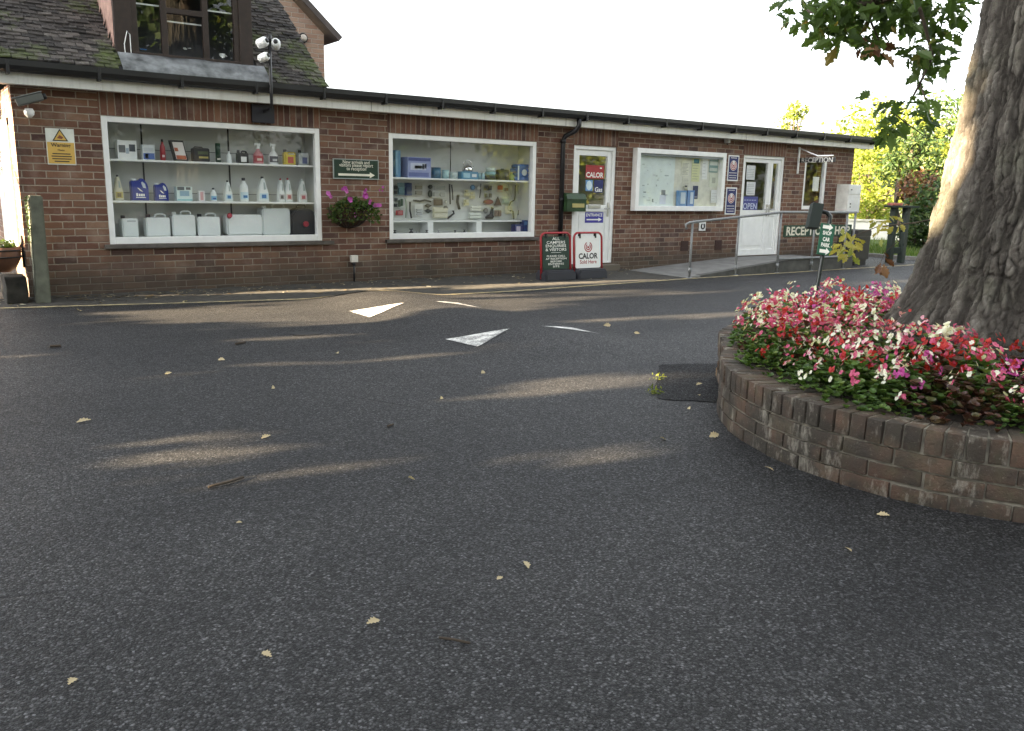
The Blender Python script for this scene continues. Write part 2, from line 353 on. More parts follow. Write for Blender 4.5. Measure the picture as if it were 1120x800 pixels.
for i in range(9000):
    x = 17.05+abs(random.gauss(0, 3.6)); y = U(-3.2, 9); h = U(.05, .13); a = U(0, 6.28); w = .012; dx, dy = w*math.cos(a), w*math.sin(a); lx, ly = U(-.04, .04), U(-.04, .04)
    z = .03+.04*noise.noise((x*.4, y*.4, 0))
    bm.faces.new([bm.verts.new(q) for q in ((x-dx, y-dy, z), (x+dx, y+dy, z), (x+lx, y+ly, z+h))])
M_blade = leaf_mat('grass_blade', [(0, (.05, .09, .02)), (.6, (.09, .15, .03)), (1, (.16, .18, .06))], .4)
tag(obj('grass', bm, M_blade), 'sunlit green lawn grass beyond the end of the shop', 'grass', kind='stuff')
# a squared repair in the asphalt beside the brick bed, a tar stain, worn paint
def flat(name, pts, mat, dz, kind='structure', n=1, jag=0.):
    bm = nb(); f = bm.faces.new([bm.verts.new((x, y, 0)) for x, y in pts])
    if f.normal.z < 0: f.normal_flip()
    if n > 1:
        bmesh.ops.triangulate(bm, faces=bm.faces[:])
        bmesh.ops.subdivide_edges(bm, edges=bm.edges[:], cuts=n, use_grid_fill=True)
    bm.normal_update()
    for v in bm.verts: v.co.z = hump(v.co.x, v.co.y)+dz
    if bm.faces and sum(f.normal.z for f in bm.faces) < 0: bmesh.ops.reverse_faces(bm, faces=bm.faces[:])
    for f in bm.faces: f.smooth = True
    return tag(obj(name, bm, mat), kind=kind)
pa, pb, pc_, pd = (WZ(722, 399), WZ(716, 437), WZ(800, 441), WZ(800, 398))
def ragged(pp, n=12, j=.018):
    o = []
    for p, q in zip(pp, pp[1:]+pp[:1]): o += [(p.x+(q.x-p.x)*i/n+U(-j, j), p.y+(q.y-p.y)*i/n+U(-j, j)) for i in range(n)]
    return o
flat('asphalt_repair', ragged([pa, pb, pc_, pd]), M_patch, .004)
st = [WZ(*q) for q in ((313, 365), (330, 363), (352, 364), (350, 366.5), (325, 367.5))]
flat('tar_stain', [(p.x, p.y) for p in st], P((.012, .012, .013), .6), .005)
for tri in ([(3.58, -2.30), (4.15, -2.42), (3.58, -2.78)], [(3.59, -4.20), (4.16, -4.33), (3.63, -4.64)],
            [(4.50, -2.46), (4.78, -2.46), (4.78, -2.92)], [(4.50, -4.36), (4.82, -4.36), (4.84, -4.74)]):
    flat('road_triangle', tri, M_white_paint, .005, n=14)
yl = [W(0, 337, 0)]
yp = [(-6, -.36), (.66, -.52), (2.31, -.90), (3.4, -1.12), (4.3, -1.32), (5.2, -1.5), (6.13, -1.56), (7.75, -1.48), (9.39, -1.40), (12.0, -1.40), (14.8, -1.38), (16.8, -1.36)]
def interp(pts, n):
    o = []
    for (a, b), (c, d) in zip(pts, pts[1:]): o += [(a+(c-a)*i/n, b+(d-b)*i/n) for i in range(n)]
    return o+[pts[-1]]
bm = nb(); row = []
for x, y in interp(yp, 14):
    row.append([bm.verts.new((x, y+s*.04, hump(x, y+s*.04)+.005)) for s in (-1, 1)])
for a, b in zip(row, row[1:]): bm.faces.new((a[0], b[0], b[1], a[1])).smooth = True
struct('edge_line', bm, M_yellow_paint)
# strip of dirt and leaf litter at the foot of the wall
bm = nb(); row = []
for x, y in interp([(.2, -.42)]+[(a, b+.05) for a, b in yp[1:9]], 10):
    k = 5; row.append([bm.verts.new((x, y*(1-i/k)+(-.002)*(i/k)+ (.03*noise.noise((x*3, i, 0)) if i == 0 else 0), max(.004+hump(x, y*(1-i/k)), .004+.035*(i/k)**2+.012*noise.noise((x*4, i, 2))))) for i in range(k+1)])
for a, b in zip(row, row[1:]):
    for i in range(5): bm.faces.new((a[i], b[i], b[i+1], a[i+1])).smooth = True
struct('verge', bm, P((.045, .042, .036), .95, var=.5, scale=12, bump=.9))
bm = nb()
for i in range(900):
    x = U(.5, 9.5); y = -abs(random.gauss(.0, .28)); 
    if y < -1.2: continue
    p = Vector((x, y, .012+.02*max(0, 1+y*2.2)+hump(x, y))); s = U(.012, .04)*(1 if random.random() < .8 else 1.6); a = U(0, 6.28)
    q = [p+Vector((s*math.cos(a+k*PI/2)*(1 if k % 2 else .5), s*math.sin(a+k*PI/2)*(1 if k % 2 else .5), U(0, .012))) for k in range(4)]
    bm.faces.new([bm.verts.new(v) for v in q])
tag(obj('leaf_litter', bm, leaf_mat('litter', [(0, (.05, .035, .02)), (.5, (.12, .09, .05)), (.8, (.3, .25, .17)), (1, (.5, .46, .38))], .1, .8)), 'scraps of dry leaf litter along the foot of the shop wall', 'leaf litter', kind='stuff')
# ---------------------------------------------------------------- shop building
WT = 2.21; OP = [(1.80, 4.277, .575, 1.946), (5.225, 7.63, .575, 1.946), (8.335, 9.197, .14, 1.94), (12.2, 13.35, .165, 1.945), (13.95, 14.64, 1.0, 1.95)]
shop = thing('shop_building', 'long low brown brick shop with flat roof, white fascia and big display windows', 'shop', (.98, 0, 0))
def quad(bm, *p, mi=0):
    f = bm.faces.new([bm.verts.new(v) for v in p]); f.material_index = mi; return f
def walled(bm, x0, x1, z0, z1, ops, T=.22, swap=False):
    xs = sorted({x0, x1} | {o[0] for o in ops} | {o[1] for o in ops}); zs = sorted({z0, z1} | {o[2] for o in ops} | {o[3] for o in ops})
    def inside(x, z): return any(o[0] < x < o[1] and o[2] < z < o[3] for o in ops)
    g = [[inside((xs[i]+xs[i+1])/2, (zs[j]+zs[j+1])/2) for j in range(len(zs)-1)] for i in range(len(xs)-1)]
    def q(*p): bm.faces.new([bm.verts.new(v) for v in p])
    for i in range(len(xs)-1):
        for j in range(len(zs)-1):
            if g[i][j]: continue
            a, b, c, d = xs[i], xs[i+1], zs[j], zs[j+1]
            q((a, 0, c), (b, 0, c), (b, 0, d), (a, 0, d)); q((b, T, c), (a, T, c), (a, T, d), (b, T, d))
    for a, b, c, d in ops:
        q((a, 0, c), (a, 0, d), (a, T, d), (a, T, c)); q((b, 0, d), (b, 0, c), (b, T, c), (b, T, d))
        q((a, 0, d), (b, 0, d), (b, T, d), (a, T, d)); q((b, 0, c), (a, 0, c), (a, T, c), (b, T, c))
bm = nb(); walled(bm, .98, 15.48, 0, WT, OP)
b2 = nb(); walled(b2, 0.001, 8, 0, WT, [(.47, 1.95, .47, 1.9)])
m_ = bpy.data.meshes.new('t'); bmesh.ops.transform(b2, matrix=Matrix(((0, 1, 0, .98), (1, 0, 0, 0), (0, 0, 1, 0), (0, 0, 0, 1))), verts=b2.verts); bmesh.ops.reverse_faces(b2, faces=b2.faces[:]); b2.to_mesh(m_); b2.free(); bm.from_mesh(m_); bpy.data.meshes.remove(m_)
def quad(bm, *p, mi=0):
    f = bm.faces.new([bm.verts.new(v) for v in p]); f.material_index = mi; return f
quad(bm, (15.48, 0, 0), (15.48, 8, 0), (15.48, 8, WT), (15.48, 0, WT)); quad(bm, (15.48, 8, 0), (.98, 8, 0), (.98, 8, WT), (15.48, 8, WT))
bm.normal_update(); uvbox(bm); obj('wall', bm, M_brick, shop)
for a, b, c, d in OP[:4]: bm = nb(); box(bm, a-.02, b+.02, -.004, .02, d+.006, WT-.002); bm.normal_update(); uvbox(bm); obj('soldier_course', bm, M_soldier, shop)
bm = nb(); box(bm, 1.74, 4.42, -.05, .1, .530, .574, bev=.006); box(bm, 5.16, 7.69, -.05, .1, .530, .574, bev=.006); obj('window_sill', bm, P((.10, .088, .078), .85, var=.4, scale=8, bump=.4), shop)
bm = nb(); box(bm, .62, 15.86, -.175, -.15, 2.185, 2.305, bev=.004)
for x in (4.9, 8.02, 12.02): box(bm, x-.002, x+.002, -.177, -.16, 2.187, 2.303, 1)
obj('fascia', bm, [M_fascia, M_dark], shop)
bm = nb(); box(bm, .64, 15.84, -.149, 0.0, 2.19, 2.2); obj('soffit', bm, P((.62, .62, .58), .6), shop)
bm = nb(); box(bm, .62, 15.9, -.15, 8.2, 2.30, 2.385); 
for i in range(150):
    x = U(4.5, 15.9) if i < 60 else U(11, 15.9); s = U(.03, .1); lathe(bm, [(s, 0), (s*.8, U(.008, .02)), (s*.3, U(.02, .035))], x, U(-.16, -.02), 2.384, 7, mi=1)
obj('flat_roof', bm, [P((.05, .05, .05), .9, var=.4, scale=5, bump=.5), P((.06, .07, .02), .95, var=.4, scale=20)], shop)
bm = nb(); prof = [(-.178, 2.40), (-.178, 2.345), (-.2, 2.305), (-.24, 2.29), (-.275, 2.31), (-.29, 2.35), (-.29, 2.405), (-.283, 2.405), (-.28, 2.35), (-.24, 2.31), (-.2, 2.33), (-.184, 2.40)]
xs = [.5]+lin(.5, 15.92, 60)[1:]
rows = [[bm.verts.new((x, y, z+.006*noise.noise((x*.6, 0, 0)))) for y, z in prof] for x in xs]
for a, b in zip(rows, rows[1:]):
    for k in range(len(prof)): bm.faces.new((a[k], a[(k+1) % 12], b[(k+1) % 12], b[k]))
bm.faces.new(rows[0]); bm.faces.new(rows[-1][::-1])
bmesh.ops.recalc_face_normals(bm, faces=bm.faces[:])
g_ = obj('gutter', bm, P((.010, .010, .011), .45, var=.3, scale=3), shop)
x = .95
while x < 15.8:
    bm = nb(); box(bm, x-.015, x+.015, -.295, -.174, 2.27, 2.40, bev=.004); obj('gutter_bracket', bm, M_black, g_); x += .82
bm = nb(); tube(bm, [(8.22, -.235, 2.30), (8.22, -.235, 2.20), (8.19, -.20, 2.13), (8.10, -.07, 2.05), (8.075, -.055, 1.98), (8.075, -.055, .03)], .036, 12)
for z in (1.95, 1.1, .3): tube(bm, [(8.075, -.055, z), (8.075, -.055, z+.05)], .043, 12)
obj('downpipe', bm, M_black, shop)
bm = nb(); box(bm, 8.30, 9.23, -.16, .1, .0, .125, bev=.008); obj('door_step', bm, M_brick, shop)
for x in (10.83, 11.68):
    bm = nb(); box(bm, x-.09, x+.09, -.008, .01, .29, .46)
    for k in range(5): box(bm, x-.08, x+.08, -.014, -.007, .30+k*.031, .318+k*.031)
    obj('air_brick', bm, P((.05, .025, .02), .8), shop)
def frame(bm, x0, x1, z0, z1, w, y0, y1, wb=None, bev=.006, mi=0):
    wb = wb or w
    box(bm, x0, x0+w, y0, y1, z0, z1, mi, bev); box(bm, x1-w, x1, y0, y1, z0, z1, mi, bev)
    box(bm, x0+w-.001, x1-w+.001, y0+.001, y1-.001, z1-w, z1-.0005, mi, bev); box(bm, x0+w-.001, x1-w+.001, y0+.001, y1-.001, z0+.0005, z0+wb, mi, bev)
def display(i, shelves, backmat, depth=.46):
    a, b, c, d = OP[i]
    bm = nb(); frame(bm, a, b, c, d, .062, .005, .085, .075); f = obj('display_window', bm, M_white, shop)
    bm = nb(); quad(bm, (a+.06, .05, c+.07), (b-.06, .05, c+.07), (b-.06, .05, d-.06), (a+.06, .05, d-.06)); obj('pane', bm, M_glass, f)
    bm = nb(); y1 = depth; x0, x1, z0, z1 = a+.02, b-.02, c+.02, d+.02
    box(bm, x0, x1, y1, y1+.02, z0, z1); 
    obj('back_panel', bm, backmat, f)
    bm = nb(); box(bm, x0-.02, x0, .09, y1, z0, z1); box(bm, x1, x1+.02, .09, y1, z0, z1); box(bm, x0, x1, .09, y1, z1, z1+.02); box(bm, x0, x1, .09, y1, z0-.0, z0+.045)
    obj('cabinet', bm, M_panel, f)
    bm = nb()
    for x in lin(a, b, 5)[1:-1:2] if i == 0 else []: box(bm, x-.008, x+.008, y1-.012, y1-.001, z0, z1)
    if i == 0: box(bm, x0, x1, y1-.006, y1-.001, 1.62, 1.625); box(bm, x0, x1, y1-.006, y1-.001, 1.13, 1.135); obj('upright', bm, M_dark, f)
    else: box(bm, 6.42, 6.43, y1-.006, y1-.001, 1.47, z1); obj('upright', bm, M_dark, f)
    for sx0, sx1, z, sy in shelves:
        bm = nb(); box(bm, sx0, sx1, sy, y1, z-.022, z, bev=.004); obj('shelf', bm, M_shelf, f)
    return f
S1 = W(119.7, 174.5, .10).z; S1 = (S1+W(342.6, 180.5, .10).z)/2; S2 = (W(123.2, 220.5, .10).z+W(343.7, 220.8, .10).z)/2
dw1 = display(0, [(1.825, 4.25, S1, .1), (1.825, 4.25, S2, .1)], M_panel)
T1 = (W(428.3, 194, .10).z+W(579.3, 198, .10).z)/2; T2 = (W(429.7, 241.5, .2).z+W(573.9, 241.5, .2).z)/2
dw2 = display(1, [(5.25, 7.6, T1, .1)], M_peg, .44)
bm = nb(); box(bm, 5.25, 7.6, .2, .44, T2-.02, T2, bev=.003)
for px in (471, 524): x = W(px, 252, .2).x; box(bm, x-.045, x+.045, .2, .43, .64, T2-.021, bev=.003)
obj('divider', bm, M_shelf, dw2)
bm = nb(); 
for k in range(5): box(bm, W(528, 250, .3).x, 7.59, .425, .432, .68+k*.04, .683+k*.04)
obj('groove_board', bm, M_panel, dw2)
# front door of the left half
def upvc_panel_door(name, a, b, c, d, y, glassz, w=.085, low=True):
    bm = nb(); frame(bm, a, b, c, d, w, y, y+.06, w*1.25)
    box(bm, a+w-.001, b-w+.001, y+.002, y+.058, glassz-.05, glassz+.05, 0, .006)
    if low: box(bm, a+w-.002, b-w+.002, y+.018, y+.045, c+w, glassz-.05); box(bm, a+w+.04, b-w-.04, y+.012, y+.02, c+w+.08, glassz-.09, 0, .005)
    f = obj(name, bm, M_white, shop)
    bm = nb(); quad(bm, (a+w-.005, y+.025, glassz+.045), (b-w+.005, y+.025, glassz+.045), (b-w+.005, y+.025, d-w+.005), (a+w-.005, y+.025, d-w+.005)); obj('pane', bm, M_glass2, f); return f
a, b, c, d = OP[2]
bm = nb(); frame(bm, a, b, c, d, .06, .02, .09, .02); obj('door_frame', bm, M_white, shop)
dr = upvc_panel_door('door', a+.061, b-.061, c+.022, d-.061, .045, 1.0)
zz = W(650, 226, .04).z; xx = W(650, 226, .04).x
bm = nb(); box(bm, xx-.125, xx+.125, .03, .046, zz-.03, zz+.03, 0, .006); box(bm, xx-.1, xx+.1, .026, .031, zz-.012, zz+.012, 0, .003); obj('letter_plate', bm, P((.5, .5, .48), .35, .4), dr)
def handle(x, z, y, par, s=-1):
    bm = nb(); box(bm, x-.018, x+.018, y-.012, y, z-.11, z+.11, 0, .006); tube(bm, [(x, y-.01, z+.02), (x, y-.05, z+.02), (x+s*.11, y-.052, z+.015)], .009, 8); obj('handle', bm, P((.55, .55, .55), .3, .8), par)
handle(b-.105, .98, .045, dr)
a, b, c, d = OP[3]; midx = W(839, 230, .05).x
bm = nb(); frame(bm, a, b, c, d, .05, .02, .09, .02); obj('door_frame', bm, M_white, shop)
d1 = upvc_panel_door('door', a+.051, midx, c+.022, d-.051, .045, .93, .07); d2 = upvc_panel_door('door', midx+.003, b-.051, c+.022, d-.051, .045, .93, .07)
handle(midx-.03, .98, .045, d1); handle(midx+.04, .98, .045, d2, 1)
bm = nb(); a, b, c, d = OP[4]; frame(bm, a, b, c, d, .06, .01, .08, .07); w_ = obj('window', bm, M_white, shop)
bm = nb(); quad(bm, (a+.05, .05, c+.05), (b-.05, .05, c+.05), (b-.05, .05, d-.05), (a+.05, .05, d-.05)); obj('pane', bm, M_glass, w_)
bm = nb(); box(bm, 14.33, 14.52, .07, .072, 1.35, 1.62); obj('paper_notice', bm, P((.75, .76, .74), .7), w_)
# rooms behind the doors and the small window
bm = nb(); box(bm, 8.32, 9.21, .9, .95, .0, 2.15); box(bm, 12.0, 15.2, 3.2, 3.25, .0, 2.15); box(bm, 8.3, 8.33, .23, .9, 0, 2.15); box(bm, 9.2, 9.23, .23, .9, 0, 2.15); box(bm, 11.98, 12.0, .23, 3.2, 0, 2.15); box(bm, 15.2, 15.22, .23, 3.2, 0, 2.15)
box(bm, 8.3, 15.2, .23, 3.2, .10, .135); obj('room_wall', bm, P((.45, .44, .40), .8), shop)
# window in the sunlit end wall
bm = nb()
for s0, s1 in ((.47, 1.95),):
    for y0, y1, z0, z1 in ((.47, .54, .47, 1.9), (1.18, 1.24, .47, 1.9), (1.88, 1.95, .47, 1.9), (.47, 1.95, .471, .55), (.47, 1.95, 1.82, 1.899), (.471, 1.949, 1.4, 1.45)):
        box(bm, .955+.002*(z1-z0 < .2), 1.03, y0, y1, z0, z1, 0, .005)
box(bm, .93, 1.0, .43, 1.99, .43, .468, 0, .006)
w_ = obj('window', bm, M_white, shop); bm = nb(); quad(bm, (1.0, .5, .5), (1.0, 1.9, .5), (1.0, 1.9, 1.85), (1.0, .5, 1.85)); obj('pane', bm, M_glass, w_)
bm = nb(); box(bm, 1.14, 1.15, .47, 1.95, .47, 1.9); obj('blind', bm, P((.75, .76, .78), .7), w_)
# ---------------------------------------------------------------- house above
house = thing('house', 'brown tiled house roof with dark timber dormer rising behind the shop gutter', 'house', (2.3, 3, 2.4))
TA = R(38); RX0, RX1, RZ = .3, 4.37, 2.42
def rp(x, s, h=0): return Vector((x, -.12+s*math.cos(TA)-h*math.sin(TA), RZ+s*math.sin(TA)+h*math.cos(TA)))
DX0, DX1 = W(127, 60, .14).x, W(277, 70, .14).x
def indorm(x, s):
    p = rp(x, s); return DX0+.02 < x < DX1+.07 and -.3 < p.y and s > -.1
bm = nb(); b0 = [rp(RX0, 0), rp(RX1-.03, 0), rp(RX1-.03, 4.0), rp(RX0, 4.0)]
quad(bm, *b0, mi=1)
r = 0
while r*.07 < 3.9:
    s = r*.07; x = RX0+(r % 2)*.07
    while x < RX1:
        w = min(.138, RX1+U(-.008, .008)-x); j = U(-.006, .006); lift = .02+U(0, .014); tw = U(-.006, .006)
        if w > .03 and not indorm(x+w/2, s+.05):
            sag = .015*noise.noise((x*.7, s*.7, 0))
            pts = [rp(x, s+j, lift+tw+sag), rp(x+w-.006, s+j, lift-tw+sag), rp(x+w-.006, s+.15, .006+sag), rp(x, s+.15, .006+sag)]
            lo = [p-Vector((0, 0, .014)) for p in pts[:2]]
            v = [bm.verts.new(p) for p in pts+lo]
            bm.faces.new(v[:4]); bm.faces.new((v[4], v[5], v[1], v[0])); bm.faces.new((v[0], v[3], v[4])); bm.faces.new((v[1], v[5], v[2]))
        x += .142
    r += 1
obj('tiled_roof', bm, [M_tile, M_dark], house)
top = rp(0, 4.0)
for x in (RX1-.06, RX0+.03):
    bm = nb(); v = [bm.verts.new(p) for p in ((x, -.08, 2.40), (x, top.y, 2.40), (x, top.y, top.z-.03))]; bm.faces.new(v); bm.normal_update(); uvbox(bm); obj('gable_end', bm, M_brick, house)
# dormer
DZ0, DZ1, DY = 2.66, 3.85, .14
bm = nb(); lx = W(146, 60, DY).x; rx = W(263, 70, DY).x
zb = W(200, 66, DY).z
box(bm, DX0, lx, DY-.01, DY+.05, 2.62, DZ1, 0, .004); box(bm, rx, DX1, DY-.01, DY+.05, 2.56, DZ1, 0, .004)
box(bm, lx-.002, rx+.002, DY-.04, DY+.06, zb-.05, zb+.04, 0, .006); box(bm, DX0-.1, DX1+.1, DY-.12, 2.4, DZ1, DZ1+.12, 0)
m1, m2 = W(181, 50, DY).x, W(226, 50, DY).x
for x in (lx+.03, m1, m2, rx-.03): box(bm, x-.032, x+.032, DY, DY+.06, zb+.035, DZ1, 0, .005)
zt = W(205, 14, DY).z
box(bm, m1+.03, m2-.03, DY+.001, DY+.058, zt-.03, zt+.03, 0, .005)
dm = obj('dormer', bm, M_brown, house)
bm = nb(); quad(bm, (lx+.03, DY+.03, zb+.03), (rx-.03, DY+.03, zb+.03), (rx-.03, DY+.03, DZ1), (lx+.03, DY+.03, DZ1)); obj('pane', bm, M_glass, dm)
bm = nb(); box(bm, lx-.05, rx+.05, 1.3, 1.32, zb-.1, DZ1); box(bm, lx-.05, rx+.05, DY+.07, 1.3, zb-.02, zb+.03)
for x in (DX0+.03, DX1-.05): box(bm, x, x+.02, DY+.05, 1.3, zb-.1, DZ1)
obj('dark_room', bm, M_inner, dm)
bm = nb()
for (x0, x1, px, py) in ((lx+.06, m1-.03, 160, 5), (m1+.03, m2-.03, 205, 26), (m2+.03, rx-.06, 245, 14)):
    z = W(px, py, DY+.05).z; box(bm, x0, x1, DY+.055, DY+.065, z-.008, z+.008)
obj('blind_rail', bm, P((.6, .62, .62), .5), dm)
bm = nb()
for k in range(16):
    z0 = 2.62+k*.078; ys0 = max(DY+.045, -.12+(z0-RZ)/math.tan(TA))
    y = ys0+(k % 2)*.05
    while y < 2.2:
        quad(bm, (DX0-.035, y, z0), (DX0-.035, y+.158, z0), (DX0-.008, y+.158, z0+.1), (DX0-.008, y, z0+.1)); y += .165
quad(bm, (DX0-.004, DY+.04, 2.55), (DX0-.004, 2.2, 2.55), (DX0-.004, 2.2, DZ1), (DX0-.004, DY+.04, DZ1)); quad(bm, (DX1, DY+.04, 2.55), (DX1, 2.2, 2.55), (DX1, 2.2, DZ1), (DX1, DY+.04, DZ1))
obj('cheek_tiles', bm, M_htile, dm)
bm = nb(); xs = lin(DX0+.0, DX1+.1, 30); rows = []
for x in xs:
    e = .03*noise.noise((x*4, 0, 0)); rows.append([bm.verts.new(p) for p in ((x, DY-.012, zb-.03), (x, DY-.05, zb-.05+e*.3), (x, .06, 2.42+.18*.78+.06+e*.5), (x, -.03, 2.42+.09*.78+.055+e*.4), (x, -.15, 2.445+e*.3), (x, -.16, 2.41))])
for a, b in zip(rows, rows[1:]):
    for k in range(5): bm.faces.new((a[k], b[k], b[k+1], a[k+1])).smooth = True
obj('lead_apron', bm, M_lead, dm)
z = zb+.042
t = thing('mug', 'small white mug on the inner sill of the dormer window, right hand pane', 'mug', (W(243, 60, DY+.13).x, DY+.13, z)); mx = t.location.x
bm = nb(); lathe(bm, [(.03, 0), (.034, .01), (.034, .09), (.028, .09)], mx, DY+.13, z, 14); obj('mug_body', bm, M_white, t)
bm = nb(); tube(bm, [(mx+.03, DY+.13, z+.075), (mx+.058, DY+.13, z+.065), (mx+.058, DY+.13, z+.035), (mx+.03, DY+.13, z+.02)], .006, 6); obj('handle', bm, M_white, t)
mx = W(156, 50, DY+.13).x; t = thing('cloth', 'small blue folded cloth on the inner sill of the dormer window', 'cloth', (mx, DY+.13, z)); bm = nb()
for k in range(3): prism(bm, rrect(mx-.05+.006*k, mx+.05-.008*k, z+.016*k, z+.016*k+.015, .006), DY+.09, DY+.17, bev=.003)
obj('folded_layers', bm, P((.04, .16, .42), .8), t)
mx = W(206, 48, DY+.2).x; t = thing('desk_lamp', 'grey arched desk lamp behind the middle pane of the dormer', 'lamp', (mx, DY+.2, z)); bm = nb(); lathe(bm, [(.05, 0), (.05, .012), (.01, .02)], mx+.05, DY+.2, z, 16); tube(bm, [(mx+.05, DY+.2, z+.01), (mx+.055, DY+.2, z+.09), (mx+.02, DY+.2, z+.12), (mx-.04, DY+.2, z+.11)], .009, 8); obj('arm', bm, P((.5, .5, .5), .4), t)
bm = nb(); lathe(bm, [(.045, -.04), (.035, .0), (.012, .02)], mx-.045, DY+.2, z+.105, 16); obj('lamp_shade', bm, P((.45, .46, .46), .4), t)
t = thing('cable', 'loop of white cable hanging on the left post of the dormer', 'cable', W(138, 60, DY-.02)); bm = nb(); tube(bm, [W(x, y, DY-.03) for x, y in ((146, 76), (141, 68), (137, 58), (136, 48), (139, 34), (142, 38), (143, 52), (144, 64), (148, 72), (150, 79))], .005, 6); obj('wire', bm, M_white, t)
# rear gable of the house
GY = 4.0; hx = W(355, 75, GY).x; e1 = W(368, 46, GY); e0 = W(326, 0, GY); sl_ = (e0.z-e1.z)/(e0.x-e1.x); RXg = 3.0; rz = e1.z+(RXg-e1.x)*sl_
bm = nb(); top_r = e1.z+(hx-e1.x)*sl_-.1
v = [(0, GY, 2.3), (hx, GY, 2.3), (hx, GY, top_r), (RXg, GY, rz-.1), (0, GY, top_r)]
bm.faces.new([bm.verts.new(p) for p in v]); quad(bm, (hx, GY, 2.3), (hx, 10, 2.3), (hx, 10, top_r), (hx, GY, top_r)); bm.normal_update(); uvbox(bm)
obj('gable_wall', bm, M_houseb, house)
bm = nb(); 
def slab(bm, p, q, th, y0, y1):
    n = Vector((-(q[1]-p[1]), (q[0]-p[0]))).normalized()*th
    prism(bm, [p, q, (q[0]+n.x, q[1]+n.y), (p[0]+n.x, p[1]+n.y)], y0, y1)
slab(bm, (e1.x, e1.z), (RXg, rz), -.09, GY-.12, 10); slab(bm, (2*RXg-e1.x, e1.z), (RXg, rz), .09, GY-.12, 10)
obj('main_roof', bm, P((.09, .075, .07), .9, var=.3, scale=6), house)
p = W(331, 42, GY); t = thing('wall_lamp', 'small bulkhead lamp with dark rim high on the rear brick gable', 'lamp', p)
bm = nb(); lathe(bm, [(.075, -.02), (.08, 0), (.08, .03), (.07, .04)], 0, 0, 0, 16); bmesh.ops.transform(bm, matrix=Matrix.Translation(p) @ Matrix.Rotation(PI/2, 4, 'X'), verts=bm.verts); obj('lamp_base', bm, M_dark, t)
bm = nb(); lathe(bm, [(.06, .04), (.05, .065), (.02, .08)], 0, 0, 0, 16); bmesh.ops.transform(bm, matrix=Matrix.Translation(p) @ Matrix.Rotation(PI/2, 4, 'X'), verts=bm.verts); obj('lamp_cover', bm, P((.6, .55, .48), .4), t)
# pale rooflight on the flat roof
p0, p1 = W(352, 96, .6), W(408, 101, .6)
t = thing('rooflight', 'pale domed rooflight on the flat roof beside the house gable', 'rooflight', ((p0.x+p1.x)/2, .9, 2.385))
bm = nb(); box(bm, p0.x, p1.x, .6, 1.3, 2.386, 2.43); obj('kerb_frame', bm, M_white, t)
bm = nb(); 
vv = [[bm.verts.new((p0.x+.02+(p1.x-p0.x-.04)*i/12, .62+.66*j/8, 2.43+.09*math.sin(PI*i/12)**.6*math.sin(PI*j/8)**.6)) for i in range(13)] for j in range(9)]
for j in range(8):
    for i in range(12): bm.faces.new((vv[j][i], vv[j][i+1], vv[j+1][i+1], vv[j+1][i])).smooth = True
obj('dome', bm, P((.7, .74, .76), .25), t)
# ---------------------------------------------------------------- goods in the left display window
def z3(x0, x1, zt, zb, Y):
    q = lambda x, y: W(100+x/4.308, 120+y/4.308, Y)
    a, b = q(x0, zb), q(x1, zb); return a.x, b.x, q((x0+x1)/2, zt).z-q((x0+x1)/2, zb).z
def plastic(c, r=.38): return P(c, r, var=.06, scale=3)
M_wplas = P((.72, .76, .76), .4, var=.05, scale=4, name='white_plastic'); M_blu = plastic((.015, .035, .25)); M_cap = plastic((.03, .03, .035)); M_redcap = plastic((.35, .03, .05))
YI = .24
def carton(label, x0, x1, h, z, col, prints, dep=.14, Y=YI, cat='carton', name='carton', lean=0.):
    t = thing(name, label, cat, ((x0+x1)/2, Y, z))
    bm = nb(); box(bm, x0, x1, Y-dep/2, Y+dep/2, z, z+h, 0, .004)
    o = obj('box_body', bm, plastic(col, .5), t)
    bm = nb(); ms = []
    for (u0, u1, v0, v1, c) in prints:
        ms.append(plastic(c, .5)); box(bm, x0+(x1-x0)*u0, x0+(x1-x0)*u1, Y-dep/2-.0022, Y-dep/2-.0004, z+h*v0, z+h*v1, len(ms)-1)
    if prints: obj('print', bm, ms, t)
    if lean: t.rotation_euler.z = lean
    return t
